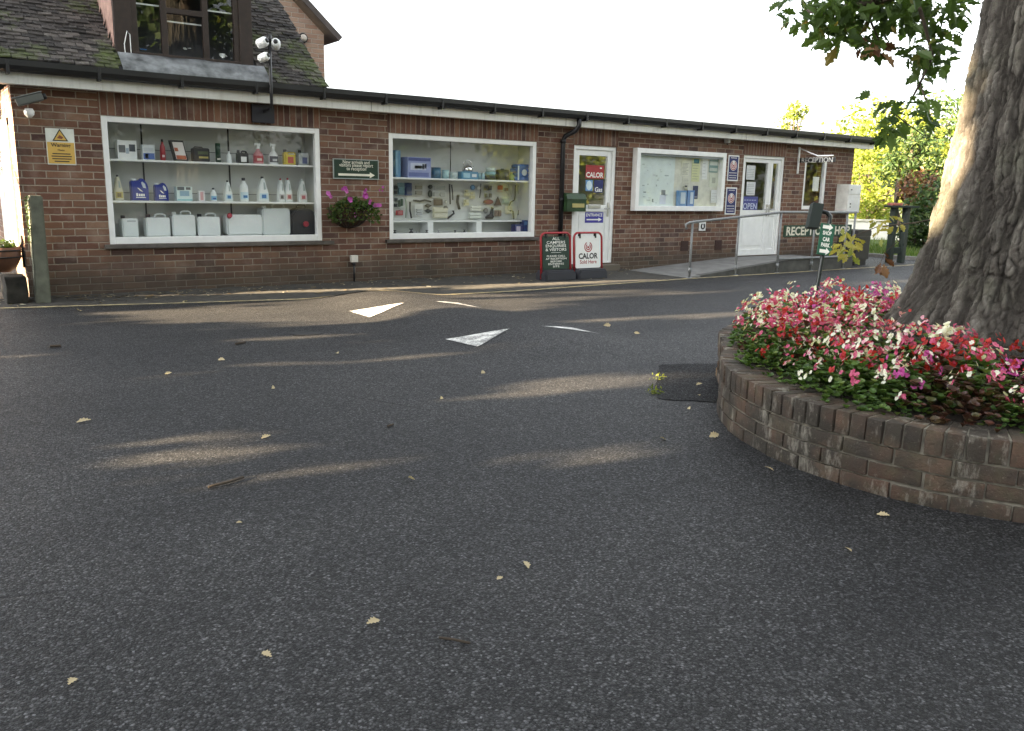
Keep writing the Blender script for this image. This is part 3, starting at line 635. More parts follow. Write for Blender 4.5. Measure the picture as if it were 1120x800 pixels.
def bottle(label, x0, x1, h, z, col, kind='round', capm=None, lab=None, Y=YI, name='bottle', cat='bottle', lab2=None):
    cx, r = (x0+x1)/2, (x1-x0)/2; t = thing(name, label, cat, (cx, Y, z)); m = plastic(col) if isinstance(col, tuple) else col
    bm = nb(); fl = min(1., .05/r) if r > .05 else 1.
    ly = -r*fl
    if kind == 'round':
        lathe(bm, [(r*.92, 0), (r, .01), (r, h*.55), (r*.9, h*.66), (r*.42, h*.82), (r*.36, h*.9)], cx, Y, z, 20, fl)
        obj('bottle_body', bm, m, t, smooth=False)
        bm = nb(); lathe(bm, [(r*.42, h*.89), (r*.42, h), (r*.3, h+.002)], cx, Y, z, 14); obj('cap', bm, capm or M_cap, t)
    elif kind == 'handle':
        pts = [(cx-r, z), (cx+r, z), (cx+r, z+h*.36), (cx+r*.72, z+h*.52), (cx+r*.42, z+h*.82), (cx+r*.22, z+h*.93), (cx-r*.22, z+h*.93), (cx-r*.5, z+h*.8), (cx-r*.86, z+h*.5), (cx-r, z+h*.36)]
        prism(bm, pts, Y-.045, Y+.045, bev=.012); obj('bottle_body', bm, m, t, smooth=True)
        bm = nb(); prism(bm, [(cx+r*.02, z+h*.48), (cx+r*.42, z+h*.5), (cx+r*.22, z+h*.76), (cx+r*.02, z+h*.78)], Y-.0475, Y-.0445); obj('grip_recess', bm, plastic((.35, .42, .42)), t)
        bm = nb(); lathe(bm, [(r*.27, h*.925), (r*.27, h), (r*.2, h+.002)], cx, Y, z, 14); obj('cap', bm, capm or M_cap, t); ly = -.045
    elif kind == 'spray':
        lathe(bm, [(r*.9, 0), (r, .01), (r, h*.42), (r*.8, h*.52), (r*.35, h*.66), (r*.3, h*.74)], cx, Y, z, 20, fl); obj('bottle_body', bm, m, t)
        bm = nb(); prism(bm, [(cx-r*.32, z+h*.73), (cx+r*.3, z+h*.73), (cx+r*.3, z+h*.86), (cx+r*.55, z+h*.96), (cx+r*.4, z+h), (cx-r*.7, z+h), (cx-r*.78, z+h*.93), (cx-r*.62, z+h*.84), (cx-r*.5, z+h*.92), (cx-r*.2, z+h*.9)], Y-.014, Y+.014, bev=.003); obj('trigger', bm, capm or M_wplas, t)
    if lab:
        bm = nb(); w = r*.8
        if kind == 'handle':
            box(bm, cx-w, cx+w, Y+ly-.003, Y+ly-.0005, z+h*.1, z+h*.34)
            if lab2: box(bm, cx-w*.55, cx+w*.55, Y+ly-.005, Y+ly-.0028, z+h*.14, z+h*.29, 1)
        else:
            n = 10; rows = []
            for k in range(n+1):
                a = R(-155+130*k/n); rows.append([bm.verts.new((cx+(r+.001)*math.cos(a), Y+fl*(r+.001)*math.sin(a), z+h*v)) for v in (.1, .4)])
            for p, q in zip(rows, rows[1:]): bm.faces.new((p[0], q[0], q[1], p[1])).smooth = True
            if lab2: box(bm, cx-w*.6, cx+w*.6, Y-fl*r-.0035, Y-fl*r-.0012, z+h*.16, z+h*.27, 1)
        obj('paper_label', bm, [plastic(lab, .5), plastic(lab2 or lab, .5)], t)
    return t
def jerry(label, x0, x1, h, z, col, capm=None, dep=.17, Y=.27, lab=None, capside=-1, hand='loop', name='jerrycan', capup=.0):
    t = thing(name, label, 'jerrycan', ((x0+x1)/2, Y, z)); m = plastic(col) if isinstance(col, tuple) else col
    bh = h*.86; cx = (x0+x1)/2; w = x1-x0
    bm = nb(); prism(bm, rrect(x0, x1, z, z+bh, min(w, h)*.1, 4), Y-dep/2, Y+dep/2, bev=.014); obj('tank', bm, m, t, smooth=True)
    bm = nb()
    if hand == 'loop': tube(bm, [(cx-w*.06, Y, z+bh-.01), (cx-w*.04, Y, z+h*.96), (cx+w*.05, Y, z+h), (cx+w*.27, Y, z+h), (cx+w*.36, Y, z+h*.96), (cx+w*.38, Y, z+bh-.01)], .011, 8)
    else: box(bm, cx-w*.18, cx+w*.36, Y-dep/2-.003, Y-dep/2+.01, z+bh*.82, z+bh*.9, 0, .003)
    obj('handle', bm, m if hand == 'loop' else plastic((.42, .46, .48)), t)
    bm = nb(); cxx = cx+capside*w*.34; r = min(.026, w*.14); lathe(bm, [(r, bh-.005), (r, bh+.028), (r*.85, bh+.032)], cxx, Y, z, 16); obj('cap', bm, capm or M_cap, t)
    if lab: bm = nb(); box(bm, cx-w*.22, cx+w*.28, Y-dep/2-.002, Y-dep/2-.0003, z+h*.12, z+h*.55); obj('paper_label', bm, plastic(lab), t)
    return t
G = lambda *a: z3(*a, YI)
gS = 'goods on the top shelf of the left display window'; gM = 'goods on the middle shelf of the left display window'; gB = 'containers on the floor of the left display window'
a = G(120, 210, 140, 228); carton('white carton with two dark pictures, first on the top shelf', *a, S1, (.72, .74, .74), [(.06, .4, .35, .75, (.08, .09, .1)), (.6, .92, .42, .8, (.06, .07, .09)), (.42, .58, .3, .6, (.35, .42, .5))])['group'] = gS
a = G(238, 296, 156, 228); carton('clear pack with blue and white print beside the white carton', *a, S1, (.62, .66, .68), [(.05, .95, .05, .45, (.08, .14, .38)), (.2, .45, .1, .4, (.75, .78, .8)), (.1, .9, .55, .8, (.5, .54, .58))], .1)['group'] = gS
a = G(325, 350, 132, 232); bottle('slim red spray can with black top on the top shelf', *a, S1, (.33, .035, .045), 'round', M_cap, lab=(.3, .02, .03), lab2=(.6, .5, .5), name='spray_can', cat='spray can')['group'] = gS
x0, x1, h = G(392, 455, 138, 235)
t = thing('boxed_tool', 'white and red boxed tool in a tilted black case', 'box', ((x0+x1)/2, YI, S1)); cx = (x0+x1)/2
bm = nb(); prism(bm, [(x0, S1), (x1, S1), (x1-.05, S1+h), (x0-.05, S1+h)], YI-.03, YI+.05, bev=.004); obj('case', bm, M_cap, t)
bm = nb(); prism(bm, [(x0+.015, S1+.02), (x1-.02, S1+.02), (x1-.06, S1+h-.02), (x0-.025, S1+h-.02)], YI-.034, YI-.0302); prism(bm, [(x0+.02, S1+.022), (x1-.024, S1+.022), (x1-.032, S1+.065), (x0+.01, S1+.065)], YI-.037, YI-.0342, 1); prism(bm, [(x0+.0, S1+.11), (x0+.04, S1+.11), (x0+.03, S1+.15), (x0-.008, S1+.15)], YI-.037, YI-.0342, 1)
obj('front_card', bm, [plastic((.72, .68, .66)), plastic((.42, .12, .07))], t)
x0, x1, h = G(476, 552, 173, 238)
t = thing('pump_case', 'black moulded case with a gold label strip on the top shelf', 'case', ((x0+x1)/2, YI, S1))
bm = nb(); prism(bm, rrect(x0, x1, S1, S1+h, .02), YI-.06, YI+.06, bev=.006); tube(bm, [(x0+.02, YI, S1+h-.005), (x0+.03, YI, S1+h+.012), (x1-.07, YI, S1+h+.012), (x1-.06, YI, S1+h-.005)], .006, 6); obj('case_shell', bm, M_cap, t, smooth=True)
bm = nb(); box(bm, x0+.06, x1-.02, YI-.064, YI-.0605, S1+.04, S1+.062, 0); box(bm, x0+.05, x1-.02, YI-.064, YI-.0605, S1+.085, S1+.12, 1); obj('print', bm, [plastic((.4, .34, .12)), plastic((.08, .10, .06))], t)
x0, x1, h = G(586, 610, 148, 238); t = thing('cleaner_tube', 'tall dark green cylinder tube on the top shelf', 'tube', ((x0+x1)/2, YI, S1))
bm = nb(); r = (x1-x0)/2; lathe(bm, [(r, 0), (r, h*.8), (r*.97, h*.81), (r*.97, h), (r*.8, h+.002)], (x0+x1)/2, YI, S1, 18); obj('tube_body', bm, plastic((.015, .05, .03)), t)
bm = nb(); box(bm, x0+.01, x1-.01, YI-r-.003, YI-r+.004, S1+.03, S1+.05); obj('paper_label', bm, plastic((.5, .5, .45)), t)
a = G(637, 660, 186, 240); bottle('tiny plain white bottle between the green tube and the black jug', *a, S1, M_wplas, 'round', M_wplas)['group'] = gS
a = G(685, 737, 185, 242); jerry('small black jug with white label on the top shelf', *a, S1, (.02, .02, .025), dep=.09, Y=YI, lab=(.7, .7, .7))['group'] = gS
a = G(762, 810, 146, 243); bottle('trigger spray bottle of pink red liquid with red label', *a, S1, (.5, .2, .22), 'spray', lab=(.38, .04, .05), lab2=(.6, .45, .4), name='spray_bottle')['group'] = gS
a = G(836, 880, 148, 245); bottle('white trigger spray bottle with dark label', *a, S1, (.68, .7, .7), 'spray', lab=(.06, .06, .08), lab2=(.4, .4, .42), name='spray_bottle')['group'] = gS
a = G(905, 958, 178, 248); jerry('yellow jerrycan with red label and black cap', *a, S1, (.62, .47, .03), dep=.09, Y=YI, lab=(.45, .06, .03), hand='recess')['group'] = gS
a = G(975, 1020, 180, 249); jerry('pale grey jerrycan with dark blue label, last on the top shelf', *a, S1, (.5, .53, .54), dep=.09, Y=YI, lab=(.10, .12, .25), hand='recess')['group'] = gS
a = G(108, 150, 300, 420); bottle('cream bottle with dark cap, first on the middle shelf', *a, S2, (.62, .6, .48), 'handle', lab=(.5, .42, .15), lab2=(.2, .15, .08))['group'] = gM
for (q, lb) in (((186, 268, 315, 420), 'large dark blue plastic jug with white print'), ((298, 360, 335, 420), 'smaller dark blue plastic jug with white print')):
    x0, x1, h = G(*q); t = thing('jug', lb, 'jug', ((x0+x1)/2, YI, S2)); t['group'] = gM; w = x1-x0
    bm = nb(); prism(bm, [(x0, S2), (x1, S2), (x1, S2+h*.55), (x1-w*.06, S2+h*.75), (x1-w*.22, S2+h*.95), (x1-w*.38, S2+h), (x0+w*.45, S2+h*.9), (x0+w*.05, S2+h*.88), (x0, S2+h*.8)], YI-.055, YI+.055, bev=.012); obj('jug_body', bm, M_blu, t, smooth=True)
    bm = nb(); prism(bm, [(x1-w*.32, S2+h*.58), (x1-w*.16, S2+h*.56), (x1-w*.2, S2+h*.75), (x1-w*.36, S2+h*.86), (x1-w*.42, S2+h*.8)], YI-.058, YI-.0545); obj('grip_recess', bm, plastic((.55, .6, .66)), t)
    bm = nb(); lathe(bm, [(w*.16, h*.87), (w*.16, h*.97), (w*.12, h*.98)], x0+w*.2, YI, S2, 14); obj('cap', bm, M_wplas, t)
    bm = nb(); prism(bm, [(x0+w*.34, S2+h*.58), (x0+w*.44, S2+h*.56), (x0+w*.66, S2+h*.4), (x0+w*.5, S2+h*.44)], YI-.0585, YI-.0552)
    for k, (u0, u1, v0, v1) in enumerate(((.26, .36, .2, .34), (.4, .5, .2, .31), (.53, .63, .2, .31), (.66, .74, .2, .31), (.24, .8, .13, .16))): box(bm, x0+w*u0, x0+w*u1, YI-.0585, YI-.0552, S2+h*v0, S2+h*v1)
    obj('print', bm, M_letter, t)
a = G(397, 470, 352, 420); carton('white and pale green pack of tissue with dark print', *a, S2, (.62, .74, .72), [(.05, .5, .75, .98, (.1, .12, .14)), (.6, .9, .78, .96, (.12, .13, .15)), (.2, .8, .35, .7, (.28, .42, .52)), (.02, .98, .03, .14, (.3, .52, .55))], .12, cat='pack', name='tissue_pack')['group'] = gM
a = G(504, 532, 376, 424); carton('tiny white and pink box on the middle shelf', *a, S2, (.72, .70, .70), [(.25, .75, .1, .9, (.6, .36, .36))], .06)['group'] = gM
a = G(562, 590, 362, 424); bottle('small white bottle with blue label and black cap', *a, S2, M_wplas, 'round', M_cap, lab=(.2, .42, .6), lab2=(.06, .1, .3))['group'] = gM
for i, (q, lb) in enumerate((((626, 662, 328, 426), 'white handled bottle with blue label, left of the three alike'), ((700, 740, 315, 426), 'white round bottle with blue label, middle of the three alike'), ((784, 832, 310, 428), 'tallest white handled bottle with blue label'))):
    a = G(*q); bottle(lb, *a, S2, M_wplas, 'round' if i == 1 else 'handle', M_cap, lab=(.5, .66, .74), lab2=(.04, .17, .42))['group'] = gM
a = G(878, 908, 318, 428); bottle('white handled bottle with black label standing against its red labelled twin', *a, S2, M_wplas, 'handle', M_redcap, lab=(.5, .5, .52), lab2=(.05, .05, .06))['group'] = gM
a = G(911, 943, 316, 428); bottle('white handled bottle with brown red label and red cap', *a, S2, M_wplas, 'handle', M_redcap, lab=(.6, .48, .46), lab2=(.35, .08, .09))['group'] = gM
a = G(975, 1012, 320, 428); bottle('white handled bottle with red ring label, last on the middle shelf', *a, S2, M_wplas, 'handle', M_wplas, lab=(.66, .6, .6), lab2=(.45, .10, .14))['group'] = gM
ZF = .64
G = lambda *a: z3(*a, .27)
for q, lb, kw in (((143, 218, 510, 612), 'narrow white jerrycan with recessed grip', dict(hand='recess')), ((255, 368, 505, 610), 'white jerrycan with loop handle and black cap beside the narrow one', {}),
                  ((378, 486, 493, 610), 'white jerrycan with open pouring spout, middle of the row', dict(capm=M_wplas)), ((497, 602, 505, 610), 'white jerrycan with loop handle beside the long water tank', {})):
    x0, x1, h = G(*q); jerry(lb, x0, x1, h, ZF, M_wplas, **kw)['group'] = gB
x0, x1, h = G(632, 806, 508, 606); t = thing('water_tank', 'long white roll along water tank with red cap', 'tank', ((x0+x1)/2, .27, ZF))
bm = nb(); prism(bm, rrect(x0, x1, ZF, ZF+h, .05), .19, .38, bev=.02); obj('tank', bm, M_wplas, t, smooth=True)
bm = nb(); lathe(bm, [(.022, 0), (.028, .02), (.03, .05), (.02, .055)], 0, 0, 0, 14); bmesh.ops.transform(bm, matrix=Matrix.Translation((x0+.03, .2, ZF+h-.03)) @ Matrix.Rotation(R(60), 4, 'X'), verts=bm.verts); obj('cap', bm, M_redcap, t)
x0, x1, h = G(797, 927, 460, 606); jerry('tall square white water container with top handle', x0, x1, h, ZF, (.62, .67, .67), M_wplas, .2, name='water_container')['group'] = gB
x0, x1, h = G(930, 1052, 468, 606); t = thing('waste_tank', 'round shouldered black waste tank with red cap', 'tank', ((x0+x1)/2, .27, ZF)); cx = (x0+x1)/2; w = (x1-x0)/2
bm = nb(); prism(bm, [(cx-w*.9, ZF), (cx+w*.9, ZF), (cx+w, ZF+h*.12), (cx+w, ZF+h*.55)]+[(cx+w*math.cos(R(a)), ZF+h*.55+h*.38*math.sin(R(a))) for a in range(15, 180, 15)]+[(cx-w, ZF+h*.55), (cx-w, ZF+h*.12)], .18, .38, bev=.02); obj('tank', bm, M_cap, t, smooth=True)
bm = nb(); tube(bm, [(cx-w*.35, .27, ZF+h*.9), (cx-w*.3, .27, ZF+h), (cx+w*.3, .27, ZF+h), (cx+w*.35, .27, ZF+h*.9)], .012, 8); obj('handle', bm, M_cap, t)
bm = nb(); lathe(bm, [(.036, 0), (.036, .025), (.026, .03)], 0, 0, 0, 18); bmesh.ops.transform(bm, matrix=Matrix.Translation((cx+.02, .18, ZF+h*.37)) @ Matrix.Rotation(PI/2, 4, 'X'), verts=bm.verts); obj('cap', bm, M_redcap, t)
# ---------------------------------------------------------------- goods in the right display window
def q4(x, y, Y): return W(340+x/4.212, 130+y/4.212, Y)
def G4(x0, x1, zt, zb, Y=.24): return q4(x0, zb, Y).x, q4(x1, zb, Y).x, q4((x0+x1)/2, zt, Y).z-q4((x0+x1)/2, zb, Y).z
g2 = 'goods on the shelf of the right display window'
def tin(label, x0, x1, h, z, col, lidc, Y=.24, cat='tin', name='tin', lab=None):
    t = thing(name, label, cat, ((x0+x1)/2, Y, z)); r = (x1-x0)/2; bm = nb(); lathe(bm, [(r, 0), (r, h*.94)], (x0+x1)/2, Y, z, 20); obj('tin_body', bm, plastic(col, .35), t)
    bm = nb(); lathe(bm, [(r*1.03, h*.935), (r*1.03, h), (r*.9, h+.002)], (x0+x1)/2, Y, z, 20); obj('lid', bm, plastic(lidc, .35), t); t['group'] = g2; return t
a = G4(379, 403, 140, 264); carton('tall narrow blue box at the left end of the shelf', *a, T1, (.10, .22, .36), [(.1, .4, .1, .95, (.2, .36, .5))])['group'] = g2
a = G4(430, 537, 172, 266); carton('large lavender blue carton with a white picture', *a, T1, (.26, .30, .52), [(.03, .97, .82, .97, (.06, .08, .24)), (.12, .78, .38, .72, (.5, .54, .68)), (.3, .6, .45, .6, (.68, .7, .78)), (.62, .7, .42, .68, (.04, .05, .12)), (.72, .8, .46, .7, (.05, .06, .14)), (.05, .9, .06, .26, (.12, .15, .34))], .2)['group'] = g2
tin('dark blue tin with pale front', *G4(557, 596, 218, 268), T1, (.05, .14, .22), (.03, .08, .14))
tin('pale teal round tin', *G4(606, 634, 228, 268), T1, (.34, .52, .54), (.3, .46, .5))
tin('clear glass jar with grey lid between tin and kettle', *G4(642, 674, 236, 269), T1, (.5, .58, .58), (.45, .5, .5), name='jar', cat='jar')
a = G4(681, 757, 236, 271); cb = carton('low blue box under the silver kettle', *a, T1, (.07, .22, .34), [(.1, .5, .2, .8, (.3, .5, .6)), (.62, .9, .3, .7, (.6, .66, .68))], .16); cb['group'] = g2
x0, x1, h = G4(694, 748, 183, 236); kz = T1+a[2]; cx = (x0+x1)/2; t = thing('kettle', 'polished silver kettle standing on the low blue box', 'kettle', (cx, .24, kz)); M_chr = P((.75, .75, .74), .12, 1., var=.03)
bm = nb(); r = (x1-x0)*.4; lathe(bm, [(r*.9, 0), (r, h*.12), (r*.95, h*.3), (r*.7, h*.5), (r*.3, h*.6), (r*.12, h*.66), (r*.14, h*.74), (r*.05, h*.76)], cx, .24, kz, 22); obj('kettle_body', bm, M_chr, t)
bm = nb(); tube(bm, [(cx-r*.8, .24, kz+h*.3), (cx-r*.8, .24, kz+h*.8), (cx-r*.3, .24, kz+h), (cx+r*.4, .24, kz+h), (cx+r*.8, .24, kz+h*.8), (cx+r*.8, .24, kz+h*.3)], .007, 8); obj('handle', bm, M_chr, t)
bm = nb(); tube(bm, [(cx+r*.7, .24, kz+h*.25), (cx+r*1.3, .24, kz+h*.5)], [.016, .008], 8); obj('spout', bm, M_chr, t)
tin('small blue can beside the low blue box', *G4(764, 781, 240, 272), T1, (.12, .3, .42), (.5, .55, .58)); tin('small pale blue can next to the teal mugs', *G4(784, 800, 240, 272), T1, (.28, .45, .52), (.5, .55, .58))
x0, x1, h = G4(803, 850, 216, 273); t = thing('mug_set', 'stack of teal and black camping mugs', 'mugs', ((x0+x1)/2, .24, T1)); t['group'] = g2
for k, (c, f) in enumerate((((.02, .025, .03), 1.), ((.25, .45, .46), .92), ((.5, .58, .58), .84))):
    bm = nb(); r = (x1-x0)/2*f; lathe(bm, [(r*.85, h*k/3), (r, h*(k+.95)/3)], (x0+x1)/2, .24, T1, 18); obj('mug', bm, plastic(c), t)
x0, x1, h = G4(855, 908, 219, 273); t = thing('cooking_pot', 'black lidded cooking pot on the shelf', 'pot', ((x0+x1)/2, .24, T1)); t['group'] = g2; r = (x1-x0)/2
bm = nb(); lathe(bm, [(r*.9, 0), (r, .01), (r, h*.8)], (x0+x1)/2, .24, T1, 22); obj('pot_body', bm, M_cap, t)
bm = nb(); lathe(bm, [(r*1.04, h*.8), (r*.9, h*.9), (r*.2, h*.94), (r*.2, h)], (x0+x1)/2, .24, T1, 22); obj('lid', bm, M_cap, t)
bottle('small green and yellow bottle beside the black pot', *G4(914, 934, 236, 273), T1, (.2, .3, .12), 'round', plastic((.5, .5, .2)))['group'] = g2
x0, x1, h = G4(930, 1005, 199, 275); t = thing('folded_awning', 'bright blue folded fabric bundle with pale straps', 'fabric bundle', ((x0+x1)/2, .24, T1)); t['group'] = g2
bm = nb(); N = 14
for k in range(4):
    z0, z1 = T1+h*k/4, T1+h*(k+.98)/4; prism(bm, rrect(x0+.01*(k % 2)+.02*(k == 3), x1-.012*((k+1) % 2)-.03*(k == 3), z0, z1, h*.1), .16, .33, bev=.01)
obj('fabric', bm, P((.03, .12, .42), .8, var=.3, scale=20), t, smooth=True)
bm = nb(); lathe(bm, [(.045, 0), (.045, .006)], 0, 0, 0, 20); bmesh.ops.transform(bm, matrix=Matrix.Translation(((x0+x1)/2, .158, T1+h*.5)) @ Matrix.Rotation(PI/2, 4, 'X'), verts=bm.verts)
box(bm, x0+.03, x0+.05, .148, .158, T1+.01, T1+h*.9); obj('strap', bm, plastic((.6, .68, .72)), t)
# things hanging on the pegboard: each is its own object, carried by a peg
YP = .425
def r5(x0, x1, y0, y1, zoom):
    ox, oy, s = ((420, 140, 6.4) if zoom == 5 else (500, 140, 6.4)); a = W(ox+x0/s, oy+y1/s, YP); b = W(ox+x1/s, oy+y0/s, YP); return a.x, b.x, a.z, b.z
def hang(name, label, cat): t = thing(name, label, cat, (0, 0, 0)); t['group'] = 'spares hanging on the pegboard'; return t
def rehome(t, x, z):
    v = Vector((x, YP, z))
    t.location = v; ORG[t.name] = v
def peg(t, x, z):
    bm = nb(); tube(bm, [(x, YP+.012, z+.012), (x, YP-.045, z+.012), (x, YP-.05, z+.02)], .003, 6); obj('peg', bm, M_chr, t)
def card(lab, q, zoom, cc, blob, bc, cat='carded spare'):
    x0, x1, z0, z1 = r5(*q, zoom); e_ = (x1-x0)*.06; x0 -= e_; x1 += e_; t = hang('carded_spare', lab, cat); rehome(t, (x0+x1)/2, z1); w, h = x1-x0, z1-z0
    bm = nb(); box(bm, x0, x1, YP-.022, YP-.019, z0, z1, 0, .0008); obj('backing_card', bm, plastic(cc, .6), t)
    bm = nb()
    for (u0, u1, v0, v1) in blob: box(bm, x0+w*u0, x0+w*u1, YP-.042, YP-.0222, z0+h*v0, z0+h*v1, 0, min(.006, w*.05))
    obj('blister', bm, plastic(bc, .4), t); peg(t, (x0+x1)/2, z1-.012); return t
def bar(name, lab, pts, zoom, r, c, cat, metal=0.):
    ox, oy, s = ((420, 140, 6.4) if zoom == 5 else (500, 140, 6.4)); pp = [W(ox+x/s, oy+y/s, YP-.02) for x, y in pts]; t = hang(name, lab, cat); rehome(t, pp[0].x, pp[0].z)
    bm = nb(); tube(bm, pp, r, 8); obj('shaft', bm, P(c, .4, metal), t); peg(t, pp[0].x, pp[0].z-.01); return t
def plate(name, lab, pts, zoom, c, cat, rim=None):
    ox, oy, s = ((420, 140, 6.4) if zoom == 5 else (500, 140, 6.4)); pp = [W(ox+x/s, oy+y/s, YP) for x, y in pts]; t = hang(name, lab, cat); rehome(t, sum(p.x for p in pp)/len(pp), max(p.z for p in pp))
    cx, cz = sum(p.x for p in pp)/len(pp), sum(p.z for p in pp)/len(pp)
    bm = nb(); prism(bm, [(p.x, p.z) for p in pp], YP-.035, YP-.015, bev=.003); obj('body', bm, plastic(c), t)
    bm = nb(); prism(bm, [(cx+(p.x-cx)*.6, cz+(p.z-cz)*.6) for p in pp], YP-.038, YP-.0345); obj('face_plate', bm, plastic(rim or tuple(v*1.7+.02 for v in c)), t)
    peg(t, cx, max(p.z for p in pp)-.015); return t
ell = lambda x0, x1, y0, y1, n=14: [((x0+x1)/2+(x1-x0)/2*math.cos(2*PI*k/n), (y0+y1)/2+(y1-y0)/2*math.sin(2*PI*k/n)) for k in range(n)]
card('dark clips on a pale card at the left edge of the pegboard', (63, 88, 400, 470), 5, (.3, .34, .33), [(.1, .9, .1, .45), (.15, .9, .55, .9)], (.03, .04, .04))
card('grey and black clips on a card below the first clips', (63, 88, 485, 560), 5, (.5, .54, .52), [(.1, .8, .1, .4), (.2, .9, .6, .9)], (.04, .05, .05))
card('teal blue carded pack near the left edge', (92, 137, 386, 470), 5, (.22, .34, .38), [(.1, .9, .1, .6)], (.12, .22, .25)); card('navy blue carded pack beside the teal one', (141, 187, 386, 474), 5, (.04, .07, .18), [(.15, .85, .15, .7)], (.03, .05, .12))
card('small cluster of green cable ends on a card', (92, 125, 490, 560), 5, (.55, .6, .55), [(.1, .4, .1, .8), (.55, .9, .2, .9)], (.05, .09, .06))
card('small red card low on the left of the pegboard', (80, 125, 578, 612), 5, (.42, .07, .07), [(.2, .8, .2, .8)], (.5, .2, .2)); bar('spanner', 'pale green handled spanner standing upright', [(150, 495), (156, 560), (152, 630)], 5, .008, (.25, .34, .25), 'spanner')
bar('wheel_brace', 'black wheel brace next to the green spanner', [(183, 520), (182, 580), (192, 632)], 5, .013, (.02, .02, .02), 'tool')
card('grey card with two rows of fixings', (208, 262, 392, 474), 5, (.5, .5, .46), [(.1, .9, .1, .4), (.1, .9, .55, .85)], (.25, .24, .2)); plate('rubber_cup', 'upper black rubber cup', ell(302, 332, 398, 428), 5, (.03, .03, .03), 'rubber cup'); plate('rubber_cup', 'lower black rubber cup under its twin', ell(302, 330, 436, 488), 5, (.03, .035, .03), 'rubber cup')
bar('towing_bar', 'black horizontal towing bar with knobbly ends', [(206, 508), (250, 514), (285, 506), (328, 516)], 5, .012, (.02, .02, .02), 'bar')
card('white printed leaflet pack under the towing bar', (214, 266, 532, 618), 5, (.62, .64, .62), [(.15, .85, .1, .2), (.15, .85, .3, .4), (.15, .85, .5, .6)], (.4, .42, .42)); plate('coupling', 'upper black double ended coupling', [(278, 545), (300, 530), (328, 544), (302, 560)], 5, (.025, .025, .025), 'coupling'); plate('coupling', 'lower black double ended coupling', [(276, 580), (300, 566), (330, 580), (302, 598)], 5, (.025, .025, .025), 'coupling')
card('wide white card with rows of grey fittings', (338, 422, 392, 490), 5, (.6, .62, .6), [(.08, .45, .1, .4), (.55, .92, .1, .4), (.08, .92, .55, .85)], (.34, .36, .35)); plate('plaque', 'brown rectangular plaque with cream letters', [(342, 500), (402, 500), (402, 543), (342, 543)], 5, (.07, .045, .03), 'plaque', (.12, .09, .06))
card('cream pack of folded cloth low in the middle', (340, 436, 556, 632), 5, (.66, .64, .5), [(.05, .95, .1, .45), (.05, .95, .55, .9)], (.6, .58, .46)); plate('disc', 'grey round disc beside the cream pack', ell(410, 440, 545, 582), 5, (.1, .1, .09), 'disc'); plate('disc', 'small pale disc above the grey disc', ell(418, 436, 505, 530), 5, (.4, .4, .36), 'disc')
bar('strut', 'left black strut leaning a little', [(458, 395), (462, 470), (464, 535)], 5, .011, (.02, .02, .022), 'strut'); bar('strut', 'right black strut leaning beside its twin', [(474, 400), (480, 460), (482, 505)], 5, .008, (.025, .025, .025), 'strut')
bar('hose', 'thick black ribbed hose hanging in a curve', [(520, 470), (514, 520), (528, 570)], 5, .02, (.018, .018, .02), 'hose'); bar('lever', 'black bent lever near the bottom of the pegboard', [(484, 580), (490, 600), (462, 622), (446, 634)], 5, .014, (.02, .02, .02), 'lever')
plate('mug', 'blue enamel mug hung by the silver ladle', ell(86, 118, 398, 436), 6, (.08, .2, .36), 'mug'); plate('ladle', 'shiny silver ladle head', ell(128, 156, 402, 440), 6, (.5, .52, .52), 'ladle', (.75, .75, .75))
bar('rod', 'black rod hanging down the middle joint of the pegboard', [(166, 392), (163, 450), (158, 490)], 6, .008, (.02, .02, .02), 'rod')
for q, lb in (((44, 78, 432, 480), 'cream pack with green print, upper left of the cream group'), ((80, 118, 445, 500), 'cream pack with yellow print in the cream group'), ((40, 76, 500, 545), 'cream pack lowest of the cream group')):
    card(lb, q, 6, (.62, .62, .48), [(.1, .9, .1, .5), (.2, .6, .6, .9)], (.55, .52, .3))
card('upper white pack of pale tubes', (90, 158, 545, 585), 6, (.66, .68, .64), [(.05, .95, .1, .45), (.05, .95, .55, .9)], (.7, .72, .66)); card('lower white pack of pale tubes', (78, 158, 592, 636), 6, (.62, .65, .6), [(.05, .95, .1, .45), (.05, .95, .55, .9)], (.66, .7, .64))
card('pair of round black knobs on a white card', (184, 232, 402, 440), 6, (.4, .4, .38), [(.05, .45, .1, .9), (.55, .95, .1, .9)], (.03, .03, .03)); card('left narrow black fitting pack', (184, 206, 446, 492), 6, (.5, .52, .5), [(.15, .85, .1, .7)], (.04, .04, .04)); card('right narrow black fitting pack', (212, 236, 446, 492), 6, (.5, .52, .5), [(.15, .85, .1, .7)], (.05, .05, .05))
card('square red lamp lens on a white card', (274, 312, 402, 450), 6, (.6, .5, .46), [(.1, .9, .35, .95)], (.42, .06, .04)); plate('lamp', 'oval dark red lamp', ell(178, 246, 500, 536), 6, (.14, .02, .02), 'lamp', (.24, .05, .04)); plate('reflector', 'black warning triangle reflector', [(278, 480), (304, 544), (250, 544)], 6, (.03, .02, .022), 'reflector', (.08, .03, .03))
card('pale green card of clips', (310, 354, 480, 530), 6, (.5, .58, .52), [(.1, .9, .1, .6)], (.36, .46, .4)); card('brown bulbs on a small card', (322, 350, 405, 445), 6, (.6, .6, .54), [(.1, .9, .1, .6)], (.2, .12, .08))
for k, x in enumerate((358, 370, 382)): bar('rod', ('first', 'second', 'third')[k]+' thin grey rod from the left, beside the bent pipe', [(x, 395), (x-1, 450), (x-2, 500-8*k)], 6, .005, (.4, .42, .4), 'rod', .3)
